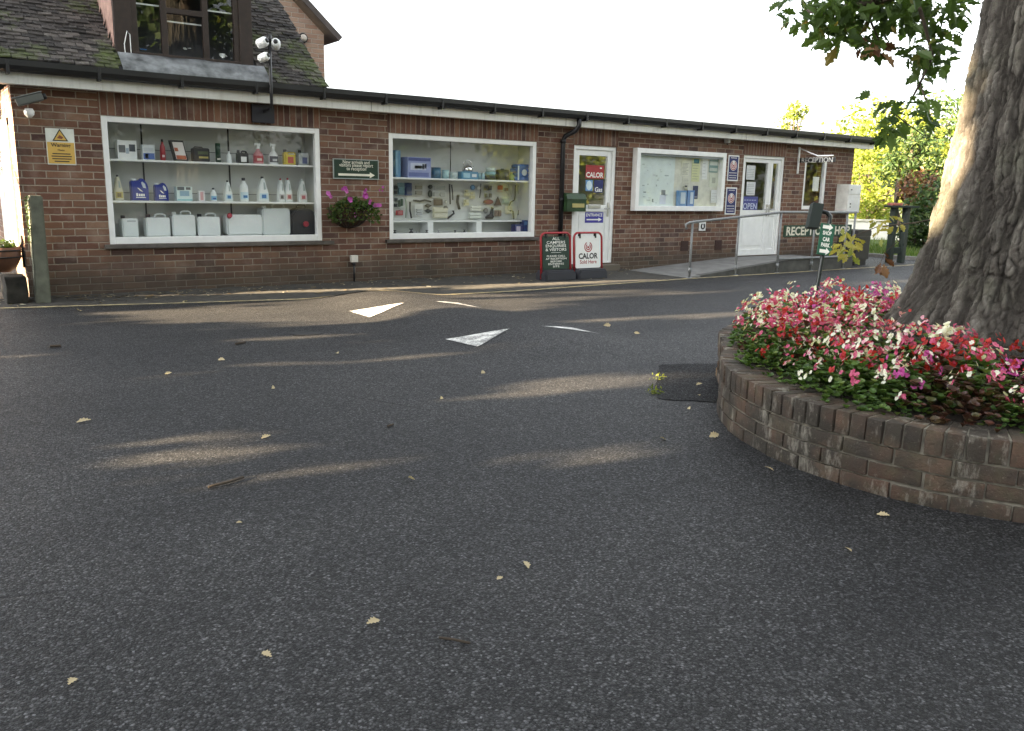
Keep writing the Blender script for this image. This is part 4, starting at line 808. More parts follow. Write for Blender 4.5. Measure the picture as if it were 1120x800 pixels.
bar('bent_pipe', 'upper dark bent pipe', [(408, 402), (406, 470), (402, 505), (376, 520), (364, 545)], 6, .009, (.06, .06, .06), 'pipe'); bar('bent_pipe', 'lower grey bent pipe', [(352, 596), (372, 580), (392, 584), (396, 640)], 6, .012, (.12, .12, .12), 'pipe')
plate('disc', 'dark round washer left of the hand pump', ell(180, 208, 560, 600), 6, (.12, .12, .11), 'disc'); plate('hand_pump', 'black foot pump with wide base', [(234, 555), (248, 562), (240, 600), (250, 622), (240, 638), (196, 638), (190, 622), (222, 602)], 6, (.02, .02, .02), 'pump')
card('brown packs of screws', (256, 300, 576, 620), 6, (.4, .34, .26), [(.05, .45, .1, .9), (.55, .95, .1, .9)], (.22, .16, .12)); card('cream cluster of plastic parts', (330, 376, 548, 602), 6, (.66, .64, .5), [(.1, .6, .1, .5), (.4, .9, .5, .9)], (.6, .58, .42))
plate('junction_box', 'black box with hook low on the right', [(426, 546), (456, 546), (462, 610), (418, 610)], 6, (.025, .025, .025), 'box'); card('tall column of black parts on a card at the right edge', (424, 478, 405, 465), 6, (.3, .32, .32), [(.1, .45, .1, .9), (.55, .9, .1, .9)], (.04, .045, .06)); card('dark strip of clips below the column of black parts', (440, 474, 478, 530), 6, (.3, .32, .32), [(.1, .8, .1, .9)], (.05, .05, .06))
# small taps and boxes on the window floor
for k, (x, zoom) in enumerate(((76, 5), (190, 5), (228, 5), (300, 5), (382, 5), (498, 5), (50, 6))):
    ox, s = (420, 6.4) if zoom == 5 else (500, 6.4); p = W(ox+x/s, 256, .2); sz = (.045, .06, .03, .04, .035, .035, .04)[k]
    t = thing('tap', ('squat', 'tall', 'pale', 'short', 'grey', 'black', 'rounded')[k]+' small tap fitting on the window floor, '+('first', 'second', 'third', 'fourth', 'fifth', 'sixth', 'seventh')[k]+' from the left', 'tap', (p.x, .2, ZF)); t['group'] = 'tap fittings on the window floor'
    c = [(.03, .03, .03), (.03, .03, .035), (.3, .3, .3), (.05, .05, .05), (.25, .26, .26), (.03, .03, .03), (.03, .03, .03)][k]
    bm = nb(); lathe(bm, [(sz*.5, 0), (sz*.5, sz*.3), (sz*.2, sz*.5), (sz*.2, sz*.9)], p.x, .2, ZF, 12); obj('tap_body', bm, plastic(c), t)
    bm = nb(); tube(bm, [(p.x-sz*.5, .2, ZF+sz*.95), (p.x+sz*.5, .2, ZF+sz*.95)], sz*.12, 8); obj('lever', bm, plastic(c), t)
for q, lb, c, pr in (((390, 446, 684, 738), 'low dark blue box with a pale square', (.03, .04, .14), [(.2, .7, .1, .75, (.5, .45, .55))]), ((450, 504, 656, 738), 'taller navy box with white print in the right corner', (.03, .06, .2), [(.1, .5, .6, .9, (.1, .2, .4)), (.55, .95, .1, .55, (.55, .6, .66))])):
    a = W(500+q[0]/6.4, 140+q[3]/6.4, .2); b = W(500+q[1]/6.4, 140+q[2]/6.4, .2); carton(lb, a.x, b.x, b.z-a.z, ZF, c, pr, .1, .2)['group'] = 'boxes in the corner of the right window'
# ---------------------------------------------------------------- notice case
a0 = W(697, 162, -.1); b0 = W(794.5, 167.5, -.1); c0 = W(790, 231.3, -.1)
nx0, nx1, nz0, nz1 = a0.x, 11.62, .965, 1.945
t = thing('notice_case', 'white framed glass notice case with a big map on the brick wall', 'notice case', ((nx0+nx1)/2, 0, nz0))
bm = nb(); frame(bm, nx0, nx1, nz0, nz1, .075, -.115, -.003, .08); obj('case_frame', bm, M_white, t)
bm = nb(); box(bm, nx0+.07, nx1-.07, -.01, -.004, nz0+.07, nz1-.07); obj('back_board', bm, P((.62, .62, .54), .8), t)
bm = nb(); quad(bm, (nx0+.07, -.1, nz0+.07), (nx1-.07, -.1, nz0+.07), (nx1-.07, -.1, nz1-.07), (nx0+.07, -.1, nz1-.07)); obj('pane', bm, M_glass, t)
bm = nb(); box(bm, nx0+.074, nx1-.074, -.09, -.012, nz1-.105, nz1-.08); obj('top_rail', bm, P((.25, .28, .3), .5), t)
def zn(x, y): return W(690+x/8, 155+y/8, -.02)
def sheet_on(label, q, col, marks, name='paper_notice', cat='notice', Y=-.014):
    p0, p1 = zn(q[0], q[3]), zn(q[1], q[2]); x0, x1, z0, z1 = p0.x, p1.x, p0.z, p1.z
    t = thing(name, label, cat, ((x0+x1)/2, Y, z0)); t['group'] = 'papers pinned inside the notice case'
    bm = nb(); box(bm, x0, x1, Y-.002, Y, z0, z1); obj('sheet', bm, P(col, .7, var=.05), t)
    bm = nb(); ms = []
    for u0, u1, v0, v1, c in marks:
        ms.append(P(c, .7)); box(bm, x0+(x1-x0)*u0, x0+(x1-x0)*u1, Y-.0034, Y-.0023, z0+(z1-z0)*v0, z0+(z1-z0)*v1, len(ms)-1)
    if ms: obj('print', bm, ms, t)
    return t
mk = [(U(.05, .85), 0, U(.06, .85), 0, (.5, .58, .56)) for _ in range(26)]
mk = [(u, u+U(.01, .12), v, v+U(.006, .03), random.choice([(.45, .52, .52), (.6, .66, .6), (.35, .42, .42), (.55, .6, .62)])) for u, _, v, _, c in mk]+[(.12, .2, .28, .30, (.2, .24, .24)), (.38, .42, .1, .16, (.2, .24, .24)), (.64, .76, .24, .34, (.22, .25, .27)), (.6, .78, .06, .24, (.55, .6, .7))]
sheet_on('large pale site map filling the left half of the case', (66, 392, 136, 572), (.64, .72, .71), mk, 'site_map', 'map')
lines = lambda n, c=(.3, .3, .28): [(.1, U(.6, .92), .1+.8*k/n, .1+.8*k/n+.03, c) for k in range(n)]
sheet_on('cream sheet of small print right of the map', (440, 518, 170, 300), (.66, .66, .55), lines(9)); sheet_on('lower cream sheet of small print', (450, 520, 310, 400), (.62, .62, .52), lines(6))
sheet_on('yellowish poster with a teal heading', (528, 612, 150, 350), (.6, .62, .36), [(.2, .85, .78, .97, (.06, .2, .26))]+lines(7, (.4, .42, .3))); sheet_on('plain tall white sheet', (620, 678, 150, 330), (.72, .74, .72), lines(5, (.5, .52, .52)))
sheet_on('teal bordered sheet near the right edge', (684, 768, 160, 270), (.2, .32, .3), [(.06, .94, .55, .85, (.6, .64, .6)), (.06, .94, .1, .35, (.5, .55, .5))]); sheet_on('white sheet with a round drawing', (684, 768, 280, 400), (.62, .65, .55), [(.3, .7, .3, .7, (.4, .42, .36))])
sheet_on('small navy leaflet above the blue boxes', (540, 592, 388, 502), (.03, .04, .10), [(.1, .9, .1, .2, (.2, .22, .3))]); 
p0, p1 = zn(388, 568), zn(470, 430); p2, p3 = zn(472, 568), zn(538, 428)
for q0, q1, lb in ((p0, p1, 'pale blue carton with white panel in the foot of the case'), (p2, p3, 'deeper blue carton leaning at the foot of the case')):
    t = thing('carton', lb, 'carton', ((q0.x+q1.x)/2, -.05, nz0+.081)); bm = nb(); box(bm, q0.x, q1.x, -.075, -.025, nz0+.081, q1.z, 0, .003); obj('box_body', bm, plastic((.12, .26, .48) if q0 is p0 else (.08, .2, .46)), t)
    bm = nb(); box(bm, q0.x+.06, q1.x-.03, -.0775, -.0755, nz0+.12, q1.z-.03); obj('print', bm, plastic((.5, .6, .7)), t)
t = thing('jar', 'small dark topped jar standing on the blue carton', 'jar', ((p0.x+p1.x)/2+.1, -.05, p1.z)); bm = nb(); lathe(bm, [(.03, 0), (.03, .05), (.02, .06)], (p0.x+p1.x)/2+.1, -.05, p1.z, 12); obj('jar_body', bm, plastic((.4, .4, .3)), t); bm = nb(); lathe(bm, [(.022, .058), (.022, .085)], (p0.x+p1.x)/2+.1, -.05, p1.z, 12); obj('lid', bm, M_cap, t)
sheet_on('tilted white card in the right corner of the case', (692, 755, 425, 535), (.7, .72, .72), lines(4, (.5, .5, .5)), 'card', 'card', Y=-.03)
# ---------------------------------------------------------------- signs
def face_sign(name, label, x0, x1, z0, z1, Y, th, col, rim=None, cat='sign', rad=.004):
    t = thing(name, label, cat, ((x0+x1)/2, Y, z0)); bm = nb(); prism(bm, rrect(x0, x1, z0, z1, rad), Y-th, Y-.001, bev=.0015); obj('board', bm, col, t); return t
a, b, c = W(49, 140, -.01), W(80.5, 141, -.01), W(51, 180, -.01)
x0, x1, z0, z1 = a.x, b.x, c.z, a.z; w, h = x1-x0, z1-z0
t = face_sign('warning_sign', 'yellow and white warning sign with a camera triangle on the brick wall', x0, x1, z0, z1, 0, .008, P((.74, .76, .70), .4))
M_amb = P((.66, .42, .10), .45, var=.05)
bm = nb(); box(bm, x0+.008, x1-.008, -.0105, -.0082, z0+.012, z0+h*.62); cx = (x0+x1)/2
obj('yellow_panel', bm, M_amb, t)
bm = nb(); zz = z0+h*.655; prism(bm, [(cx-.075, zz), (cx+.075, zz), (cx, zz+.125)], -.0105, -.0082, 0); prism(bm, [(cx-.058, zz+.01), (cx+.058, zz+.01), (cx, zz+.107)], -.0118, -.0106, 1)
prism(bm, [(cx-.03, zz+.03), (cx+.015, zz+.022), (cx+.03, zz+.04), (cx-.005, zz+.062)], -.0132, -.0119, 2); obj('triangle', bm, [M_black, M_amb, P((.25, .08, .04), .5)], t)
bm = nb(); put_text(bm, 'Warning', cx, -.0125, z0+h*.53, size=.052, bold=.02); put_text(bm, 'Please', cx, -.0125, z0+h*.41, size=.026)
for k, ww in enumerate((.085, .095, .09, .07)): box(bm, cx-ww, cx+ww, -.0122, -.0106, z0+h*(.29-.07*k), z0+h*(.32-.07*k))
obj('lettering', bm, P((.06, .045, .03), .5), t)
a, b, c = W(364.8, 174, -.02), W(413.5, 175.5, -.02), W(366, 195, -.02); x0, x1, z0, z1 = a.x, b.x, c.z, a.z; cx = (x0+x1)/2; h = z1-z0
t = face_sign('arrow_sign', 'small dark green sign with a white arrow above the hanging basket', x0, x1, z0, z1, 0, .02, P((.008, .03, .017), .4))
bm = nb(); frame(bm, x0-.008, x1+.008, z0-.008, z1+.008, .012, -.022, -.003, bev=.001); obj('rim', bm, P((.3, .34, .32), .5), t)
bm = nb()
for k, s in enumerate(('New arrivals and', 'visitors please report', 'to reception')): put_text(bm, s, cx, -.0215, z0+h*(.87-.19*k), width=(x1-x0)*(.6, .76, .44)[k], size=.062, bold=.008)
zz = z0+h*.2; prism(bm, [(x0+.06, zz-.014), (x1-.12, zz-.014), (x1-.12, zz-.036), (x1-.05, zz), (x1-.12, zz+.036), (x1-.12, zz+.014), (x0+.06, zz+.014)], -.0222, -.0203); obj('lettering', bm, M_cream, t)
# sun emblem used on the gas supplier's signs: rings around a flame drop
def emblem(bm, cx, cz, r, y, mr, mw):
    def ring(ra, rb, mi, yy, a0=0, a1=360, n=28):
        pr = None
        for k in range(n+1):
            a = R(a0+(a1-a0)*k/n); cur = [bm.verts.new((cx+q*math.cos(a), yy, cz+q*math.sin(a))) for q in (ra, rb)]
            if pr: f = bm.faces.new((pr[0], pr[1], cur[1], cur[0])); f.material_index = mi
            pr = cur
    ring(r*.8, r, mr, y, 115, 425); ring(r*.42, r*.62, mr, y, 125, 415); ring(0.001, r*.26, mr, y)
    f = bm.faces.new([bm.verts.new((cx+dx*r, y-.0006, cz+dz*r)) for dx, dz in ((-.12, .1), (.12, .1), (.1, .9), (-.1, .9))]); f.material_index = mw
for n_, (q, lb) in enumerate((((797, 808, 170, 199.5), 'upper of two small navy blue signs with a round emblem'), ((793.5, 805, 205.5, 235), 'lower of two small navy blue signs with a round emblem'))):
    a, b = W(q[0], q[3], -.01), W(q[1], q[2], -.01); z1 = (1.925, 1.375)[n_]; z0 = (1.485, .905)[n_]; x0, x1 = 11.79, 12.07
    t = face_sign('gas_sign', lb, x0, x1, z0, z1, 0, .008, M_white); t['group'] = 'navy emblem signs beside the double door'
    bm = nb(); box(bm, x0+.022, x1-.022, -.0102, -.0083, z0+.022, z1-.022); obj('navy_face', bm, M_navy, t); cx = (x0+x1)/2; h = z1-z0
    bm = nb(); nn = 24; f = bm.faces.new([bm.verts.new((cx+.088*math.cos(2*PI*k/nn), -.0108, z0+h*.6+.088*math.sin(2*PI*k/nn))) for k in range(nn)]); f.material_index = 0
    if f.normal.y > 0: f.normal_flip()
    emblem(bm, cx, z0+h*.6, .078, -.0116, 1, 0)
    for k, (zz, ww) in enumerate(((.88, .08), (.30, .1), (.20, .1), (.11, .09))):
        for j in range(6): xx = cx-ww+j*ww*2/6; box(bm, xx, xx+ww*2/6*.7, -.0118, -.0103, z0+h*zz, z0+h*zz+.014, 0)
    obj('emblem', bm, [P((.72, .70, .70), .5), M_red], t)
def sticker(name, label, x0, x1, z0, z1, Y, col, fn, mats, cat='sticker'):
    t = thing(name, label, cat, ((x0+x1)/2, Y, z0)); bm = nb(); box(bm, x0, x1, Y-.003, Y, z0, z1); obj('sheet', bm, col, t); bm = nb(); fn(bm, x0, x1, z0, z1, Y-.0038); obj('lettering', bm, mats, t); return t
yd = .0405
def zd(x, y, Y=yd): return W(570+x/3.808, 110+y/3.808, Y)
a, b = zd(268, 325, .065), zd(347, 272, .065)
yg = .0695
def f1(bm, x0, x1, z0, z1, y): put_text(bm, 'CALOR', (x0+x1)/2, y, z0+(z1-z0)*.28, width=(x1-x0)*.94, bold=.03, M=Matrix.Shear('XZ', 4, (0, 0)) if 0 else None); box(bm, x1-.09, x1-.05, y, y+.0006, z1-.05, z1-.03)
sticker('door_poster', 'red poster with white capital letters on the white door glass', a.x, b.x, a.z, b.z, yg, M_red, f1, M_letter, 'poster')
a, b = zd(268, 377, .065), zd(299, 332, .065)
def f2(bm, x0, x1, z0, z1, y):
    cx, cz = (x0+x1)/2, (z0+z1)/2; n = 8; f = bm.faces.new([bm.verts.new((cx+(x1-x0)*.42*math.cos(2*PI*k/n), y, cz+(z1-z0)*.45*math.sin(2*PI*k/n))) for k in range(n)])
    if f.normal.y > 0: f.normal_flip()
sticker('door_poster', 'pale blue square sticker with a white diamond on the white door', a.x, b.x, a.z, b.z, yg, P((.12, .28, .55), .5), f2, P((.62, .74, .8), .5))
a, b = zd(303, 385, .065), zd(343, 332, .065)
sticker('door_poster', 'navy square sticker reading Gas on the white door', a.x, b.x, a.z, b.z, yg, M_navy, lambda bm, x0, x1, z0, z1, y: put_text(bm, 'Gas', (x0+x1)/2, y, z0+(z1-z0)*.26, width=(x1-x0)*.8, bold=.02), M_letter)
a, b = zd(267, 510, .045), zd(344, 466, .045)
def f4(bm, x0, x1, z0, z1, y):
    put_text(bm, 'ENTRANCE', (x0+x1)/2, y, z0+(z1-z0)*.74, width=(x1-x0)*.9, bold=.02); zz = z0+(z1-z0)*.3; prism(bm, [(x0+.03, zz-.01), (x1-.1, zz-.01), (x1-.1, zz-.03), (x1-.03, zz), (x1-.1, zz+.03), (x1-.1, zz+.01), (x0+.03, zz+.01)], y-.0006, y+.0006)
sticker('entrance_sign', 'purple blue entrance sign with white arrow on the lower white door', a.x, b.x, a.z, b.z, .056, P((.05, .045, .33), .45), f4, M_letter, 'sign')
zo = lambda x, y, Y: W(780+x/3.808, 110+y/3.808, Y)
a, b = zo(122, 460, .06), zo(199, 398, .06)
def f5(bm, x0, x1, z0, z1, y): put_text(bm, 'OPEN', (x0+x1)/2, y, z0+(z1-z0)*.28, width=(x1-x0)*.88, bold=.01); [box(bm, x0+.04+.07*k, x0+.09+.07*k, y, y+.0006, z1-.07, z1-.06) for k in range(5)]
sticker('open_sign', 'navy blue OPEN sign inside the double door glass', 12.325, 12.75, .985, 1.225, .069, P((.05, .06, .24), .45), f5, P((.55, .6, .75), .5), 'sign')
for k, (q, lb) in enumerate((((138, 178, 272, 330), 'upper white paper on the double door glass'), ((138, 178, 340, 395), 'lower white paper on the double door glass'))):
    a, b = zo(q[0], q[3], .06), zo(q[1], q[2], .06); sticker('door_notice', lb, a.x, b.x, a.z, b.z, .069, P((.62, .64, .64), .7), lambda bm, x0, x1, z0, z1, y: [box(bm, x0+.02, x1-.03, y, y+.0006, z0+.03+.03*j, z0+.037+.03*j) for j in range(int((z1-z0-.05)/.03))], P((.3, .32, .35), .6), 'notice')
# pavement boards
def aboard(name, label, x0, x1, y0, yt, ztop, face, fn, mats, clips):
    t = thing(name, label, 'pavement sign', ((x0+x1)/2, y0, 0)); z0 = .10
    M = Matrix(((1, 0, 0, 0), (0, 1, (yt-y0)/ztop, y0), (0, 0, 1, 0), (0, 0, 0, 1)))
    w = x1-x0
    bm = nb(); pts = [(x0+.02, 0, .03)]+[(x, 0, z) for x, z in rrect(x0+.02, x1-.02, 0, ztop, .09, 6)[7:13][::-1] if 0]+[(x0+.02, 0, ztop-.1)]
    arc = [(x0+.02+.08-.08*math.cos(R(a)), 0, ztop-.08+.08*math.sin(R(a))) for a in range(0, 91, 15)]+[(x1-.02-.08+.08*math.sin(R(a)), 0, ztop-.08+.08*math.cos(R(a))) for a in range(0, 91, 15)]
    tube(bm, [(x0+.02, 0, .03)]+arc+[(x1-.02, 0, .03)], .0155, 10); bmesh.ops.transform(bm, matrix=M, verts=bm.verts); obj('tube_frame', bm, M_red, t)
    bm = nb(); prism(bm, rrect(x0+.045, x1-.045, .16, ztop-.05, .03), -.006, .006, bev=.001); bmesh.ops.transform(bm, matrix=M, verts=bm.verts); pb_ = obj('panel', bm, face, t)
    bm = nb(); prism(bm, [(x0+.01, .0), (x1-.01, .0), (x1-.01, .10), (x1-.05, .15), (x0+.05, .15), (x0+.01, .10)], -.13, .13, bev=.02); bmesh.ops.transform(bm, matrix=M, verts=bm.verts); obj('rubber_base', bm, P((.025, .027, .035), .7), t, smooth=True)
    bm = nb()
    for u in clips: box(bm, x0+w*u-.01, x0+w*u+.01, -.022, .022, ztop-.075, ztop-.01, 0, .003)
    bmesh.ops.transform(bm, matrix=M, verts=bm.verts); obj('clip', bm, M_black, t)
    bm = nb(); fn(bm, x0, x1, ztop); bmesh.ops.transform(bm, matrix=M, verts=bm.verts); obj('lettering', bm, mats, t); return t
za = lambda x, y: W(580+x/10, 240+y/10, -.70)
A0, A1 = za(88, 660).x, za(430, 660).x; ZT = za(260, 150).z
def fa(bm, x0, x1, zt):
    cx = (x0+x1)/2
    for y, s, wd_ in ((.90, 'ALL', .25), (.805, 'CAMPERS', .62), (.71, 'ENQUIRIES', .68), (.62, '& VISITORS', .70), (.455, 'PLEASE CALL', .62), (.385, 'AT RECEPTION', .70), (.315, 'BEFORE', .38), (.25, 'ENTERING', .52), (.185, 'SITE', .22)):
        put_text(bm, s, cx, -.0075, .10+(zt-.12)*y*.99, width=(x1-x0-.09)*wd_*1.12, size=(.054 if y > .6 else .036), bold=.008)
    box(bm, cx-.09, cx+.09, -.0085, -.0065, .10+(zt-.12)*.535, .10+(zt-.12)*.542)
aboard('pavement_sign', 'dark green pavement sign for campers in a red frame, left of the pair', A0, A1, -.745, -.70, ZT, P((.006, .03, .022), .4), fa, M_letter, (.2, .8))
B0, B1 = za(436, 660).x+.01, za(765, 660).x
def fb(bm, x0, x1, zt):
    cx = (x0+x1)/2; emblem(bm, cx, zt*.695, .075, -.0078, 0, 1); put_text(bm, 'CALOR', cx, -.0075, zt*.50, width=(x1-x0)*.64, bold=.035, mi=2); put_text(bm, 'Sold Here', cx, -.0075, zt*.375, width=(x1-x0)*.56, bold=.012, mi=0)
aboard('pavement_sign', 'white pavement sign with a round red emblem in a red frame, right of the pair', B0, B1, -.755, -.71, ZT*.995, P((.78, .79, .78), .35, var=.02), fb, [M_red, M_white, M_black], (.22, .74))
# RECEPTION SHOP board on the railings, projecting sign, meter box, small wall fittings
YR = -1.22
a = W(855.5, 246.5, YR); b = W(928, 257, YR); x0, x1 = a.x, b.x; z1 = (W(855.5, 246.3, YR).z+W(927, 245.8, YR).z)/2; z0 = (W(855.5, 260.5, YR).z+W(927, 257, YR).z)/2
t = face_sign('reception_board', 'long green board with raised white capital letters on the ramp railings', x0, x1, z0, z1, YR-.03, .02, P((.012, .05, .03), .4))
bm = nb(); put_text(bm, 'RECEPTION  SHOP', (x0+x1)/2, YR-.052, (z0+z1)/2, width=(x1-x0)*.94, size=(z1-z0)*.98, bold=.03); obj('lettering', bm, M_cream, t)
ps = [W(*q, 0) for q in ((874.5, 160), (871.5, 190))]; px = 13.72; pyf = -.86
t = thing('projecting_sign', 'black reception sign hanging from a white wall bracket', 'sign', (px, 0, 1.65))
bm = nb(); box(bm, px-.015, px+.015, -.03, -.002, 1.66, 2.14, 0, .003); tube(bm, [(px, -.02, 2.12), (px, -.42, 1.975), (px, -.75, 1.975)], .012, 8); obj('bracket', bm, M_white, t)
bm = nb(); box(bm, px-.012, px+.012, -.80, -.05, 1.86, 1.945, 0, .004); obj('board', bm, M_black, t)
bm = nb(); put_text(bm, 'RECEPTION', 0, 0, 0, width=.66, bold=.02); bmesh.ops.transform(bm, matrix=Matrix.Translation((px-.0135, -.425, 1.902)) @ Matrix.Rotation(-PI/2, 4, 'Z'), verts=bm.verts); obj('lettering', bm, P((.4, .4, .38), .6), t)
mf = -.27; mx0, mx1 = 15.0, 15.42; mz0, mz1 = .95, 1.49
t = thing('meter_box', 'white electricity meter box at the right corner of the shop wall', 'meter box', (15.2, 0, mz0))
bm = nb(); box(bm, mx0, mx1, mf, -.002, mz0, mz1, 0, .01); obj('box_shell', bm, P((.66, .66, .62), .45), t)
bm = nb(); box(bm, mx0+.02, mx1-.02, mf-.012, mf-.001, mz0+.02, mz0+.34, 0, .004); box(bm, mx0+.02, mx1-.02, mf-.012, mf-.001, mz0+.36, mz1-.02, 0, .004); dd = obj('door', bm, P((.72, .73, .72), .4), t)
bm = nb()
for z in (1.06, 1.12, 1.39): lathe(bm, [(.012, 0), (.012, .012)], 0, 0, 0, 10); bmesh.ops.transform(bm, matrix=Matrix.Translation((mx0+.08, mf-.012, z)) @ Matrix.Rotation(PI/2, 4, 'X'), verts=bm.verts[-20:])
obj('lock', bm, M_black, dd)
p = W(386, 283, 0); t = thing('socket_box', 'small white outdoor socket box with a black conduit low on the brick wall', 'socket', (p.x, 0, p.z))
bm = nb(); box(bm, p.x-.048, p.x+.048, -.06, -.002, p.z-.045, p.z+.045, 0, .008); obj('socket_cover', bm, P((.62, .6, .55), .5), t)
bm = nb(); tube(bm, [(p.x, -.03, p.z-.04), (p.x, -.03, .02)], .012, 8); lathe(bm, [(.03, -.06), (.02, -.085)], p.x, -.03, p.z, 8); obj('conduit', bm, M_black, t)
p = W(767.5, 247.5, 0); t = thing('wall_plate', 'small white square plate with a dark ring on the wall behind the handrail', 'wall plate', (p.x, 0, p.z))
bm = nb(); box(bm, p.x-.08, p.x+.08, -.02, -.002, p.z-.08, p.z+.08, 0, .006); obj('plate', bm, M_white, t)
bm = nb(); tube(bm, [(p.x+.04*math.sin(R(a)), -.03, p.z-.0+.045*math.cos(R(a))) for a in range(30, 331, 30)], .01, 8); obj('ring', bm, M_black, t)
p = W(795.5, 153.5, -.05); t = thing('alarm_sensor', 'small grey sensor under the white fascia', 'sensor', (p.x, 0, p.z)); bm = nb(); box(bm, p.x-.03, p.x+.03, -.1, -.002, p.z-.05, p.z+.04, 0, .012); obj('sensor_body', bm, P((.4, .4, .38), .5), t)
bm = nb(); lathe(bm, [(.02, -.06), (.012, -.075)], p.x, -.06, p.z, 10); obj('lens', bm, M_dark, t)
# green letter box
a, b = W(618, 231.5, -.12), W(639.5, 211.5, -.12)
t = thing('post_box', 'dark green letter box with rounded lid beside the white door', 'letter box', ((a.x+b.x)/2, 0, a.z)); M_pb = P((.022, .055, .02), .5, var=.3, scale=8)
bm = nb(); prof = [(-.002, a.z), (-.16, a.z), (-.17, b.z-.09), (-.14, b.z-.02), (-.06, b.z), (-.002, b.z)]
A_ = [bm.verts.new((a.x, y, z)) for y, z in prof]; B_ = [bm.verts.new((b.x, y, z)) for y, z in prof]; bm.faces.new(A_); bm.faces.new(B_[::-1])
for i in range(6): bm.faces.new((A_[i], B_[i], B_[(i+1) % 6], A_[(i+1) % 6]))
bmesh.ops.recalc_face_normals(bm, faces=bm.faces[:]); obj('box_shell', bm, M_pb, t)
bm = nb(); box(bm, a.x-.012, b.x+.012, -.175, -.155, b.z-.10, b.z-.085, 0, .003); box(bm, a.x+.1, b.x-.04, -.172, -.166, a.z+.06, a.z+.12, 1); obj('flap', bm, [M_pb, P((.42, .36, .14), .5)], t)
# camera pole with white cameras, wall camera
p = W(297, 112, -.32); pxc = p.x; zt = W(291, 40, -.32).z
t = thing('camera_pole', 'black pole at the gutter carrying three white dome cameras', 'camera pole', (pxc, -.02, 2.0))
bm = nb(); tube(bm, [(pxc, -.05, 2.10), (pxc, -.30, 2.12), (pxc, -.32, 2.16), (pxc, -.32, zt)], .018, 10); tube(bm, [(pxc, -.32, zt-.06), (pxc, -.32, zt+.02)], .026, 10); obj('pole', bm, M_black, t)
a, b = W(275, 134, -.03), W(295, 115, -.03)
bm = nb(); box(bm, a.x, b.x+.04, -.07, -.022, a.z, 2.175, 0, .006); obj('junction_box', bm, P((.012, .012, .02), .5), t)
for dx, zz, yy in ((-.085, W(288, 47, -.32).z, -.34), (.075, W(300, 48, -.32).z, -.31), (-.075, W(289, 63, -.32).z, -.34)):
    bm = nb(); r = .055 if zz > W(289, 55, -.32).z else .048
    lathe(bm, [(r*.3, -.07), (r*.9, -.06), (r, -.03), (r, .03), (r*.85, .05), (r*.6, .058)], 0, 0, 0, 20); Mx = Matrix.Translation((pxc+dx, yy, zz)) @ Matrix.Rotation(R(35 if dx < 0 else -20), 4, 'Z') @ Matrix.Rotation(R(72), 4, 'X')
    bmesh.ops.transform(bm, matrix=Mx, verts=bm.verts); cbo = obj('camera_head', bm, M_white, t)
    bm = nb(); lathe(bm, [(r*.5, .056), (r*.45, .07), (r*.2, .078)], 0, 0, 0, 16); bmesh.ops.transform(bm, matrix=Mx, verts=bm.verts); obj('lens', bm, M_black, cbo)
    bm = nb(); tube(bm, [(pxc, -.32, zz), (pxc+dx, yy+.02, zz)], .014, 8); obj('bracket', bm, M_white, cbo)
p = W(32, 122, -.14); t = thing('security_camera', 'grey bullet security camera on a white bracket under the left eaves', 'camera', (p.x, 0, p.z))
q0, q1 = W(18, 113, -.2), W(47, 106, -.22); dv = (q1-q0).normalized()
bm = nb(); Mx = Matrix.Translation((q0+q1)/2) @ dv.to_track_quat('X', 'Z').to_matrix().to_4x4(); L = (q1-q0).length/2
box(bm, -L, L, -.045, .045, -.035, .045, 0, .015, Mx); obj('camera_body', bm, P((.10, .105, .095), .4), t)
bm = nb(); box(bm, -L-.03, L+.005, -.055, .055, .047, .055, 0, .003, Mx); obj('sunshade', bm, P((.26, .27, .26), .4), t)
bm = nb(); lathe(bm, [(.03, 0), (.03, .03), (.02, .034)], 0, 0, 0, 14); bmesh.ops.transform(bm, matrix=Mx @ Matrix.Translation((L-.002, 0, .0)) @ Matrix.Rotation(PI/2, 4, 'Y'), verts=bm.verts); obj('lens', bm, M_black, t)
bm = nb(); lathe(bm, [(.02, 0), (.045, .03), (.05, .06), (.035, .09)], p.x, -.12, p.z-.06, 14); tube(bm, [(p.x, -.12, p.z+.0), (p.x, -.02, p.z-.01)], .022, 10); obj('bracket', bm, M_white, t)
# ---------------------------------------------------------------- hanging basket
p = W(387, 225, -.18); t = thing('hanging_basket', 'wall basket of pink petunias under the green arrow sign', 'hanging basket', (p.x, 0, p.z))
zb, ztp = W(388, 250, -.15).z, W(388, 228, -.15).z; r = .27
bm = nb()
for k in range(9):
    a = R(180+180*k/8); tube(bm, [(p.x+r*math.cos(a)*math.cos(R(e)), -.02+r*.85*math.sin(a)*math.cos(R(e)), ztp-(ztp-zb)*math.sin(R(e))) for e in range(0, 91, 15)], .007, 6)
for e in (0, 35, 65): tube(bm, [(p.x+r*math.cos(R(a))*math.cos(R(e)), -.02+r*.85*math.sin(R(a))*math.cos(R(e)), ztp-(ztp-zb)*math.sin(R(e))) for a in range(180, 361, 15)], .007, 6)
obj('wire_basket', bm, P((.03, .022, .018), .6), t)
bm = nb(); vv = [[bm.verts.new((p.x+r*.95*math.cos(R(a))*math.cos(R(e)), -.02+r*.8*math.sin(R(a))*math.cos(R(e)), ztp-(ztp-zb)*.97*math.sin(R(e)))) for a in range(180, 361, 12)] for e in range(0, 91, 10)]
for j in range(len(vv)-1):
    for i in range(len(vv[0])-1): bm.faces.new((vv[j][i], vv[j][i+1], vv[j+1][i+1], vv[j+1][i])).smooth = True
obj('liner', bm, P((.06, .035, .025), .95, var=.5, scale=30, bump=.8), t)
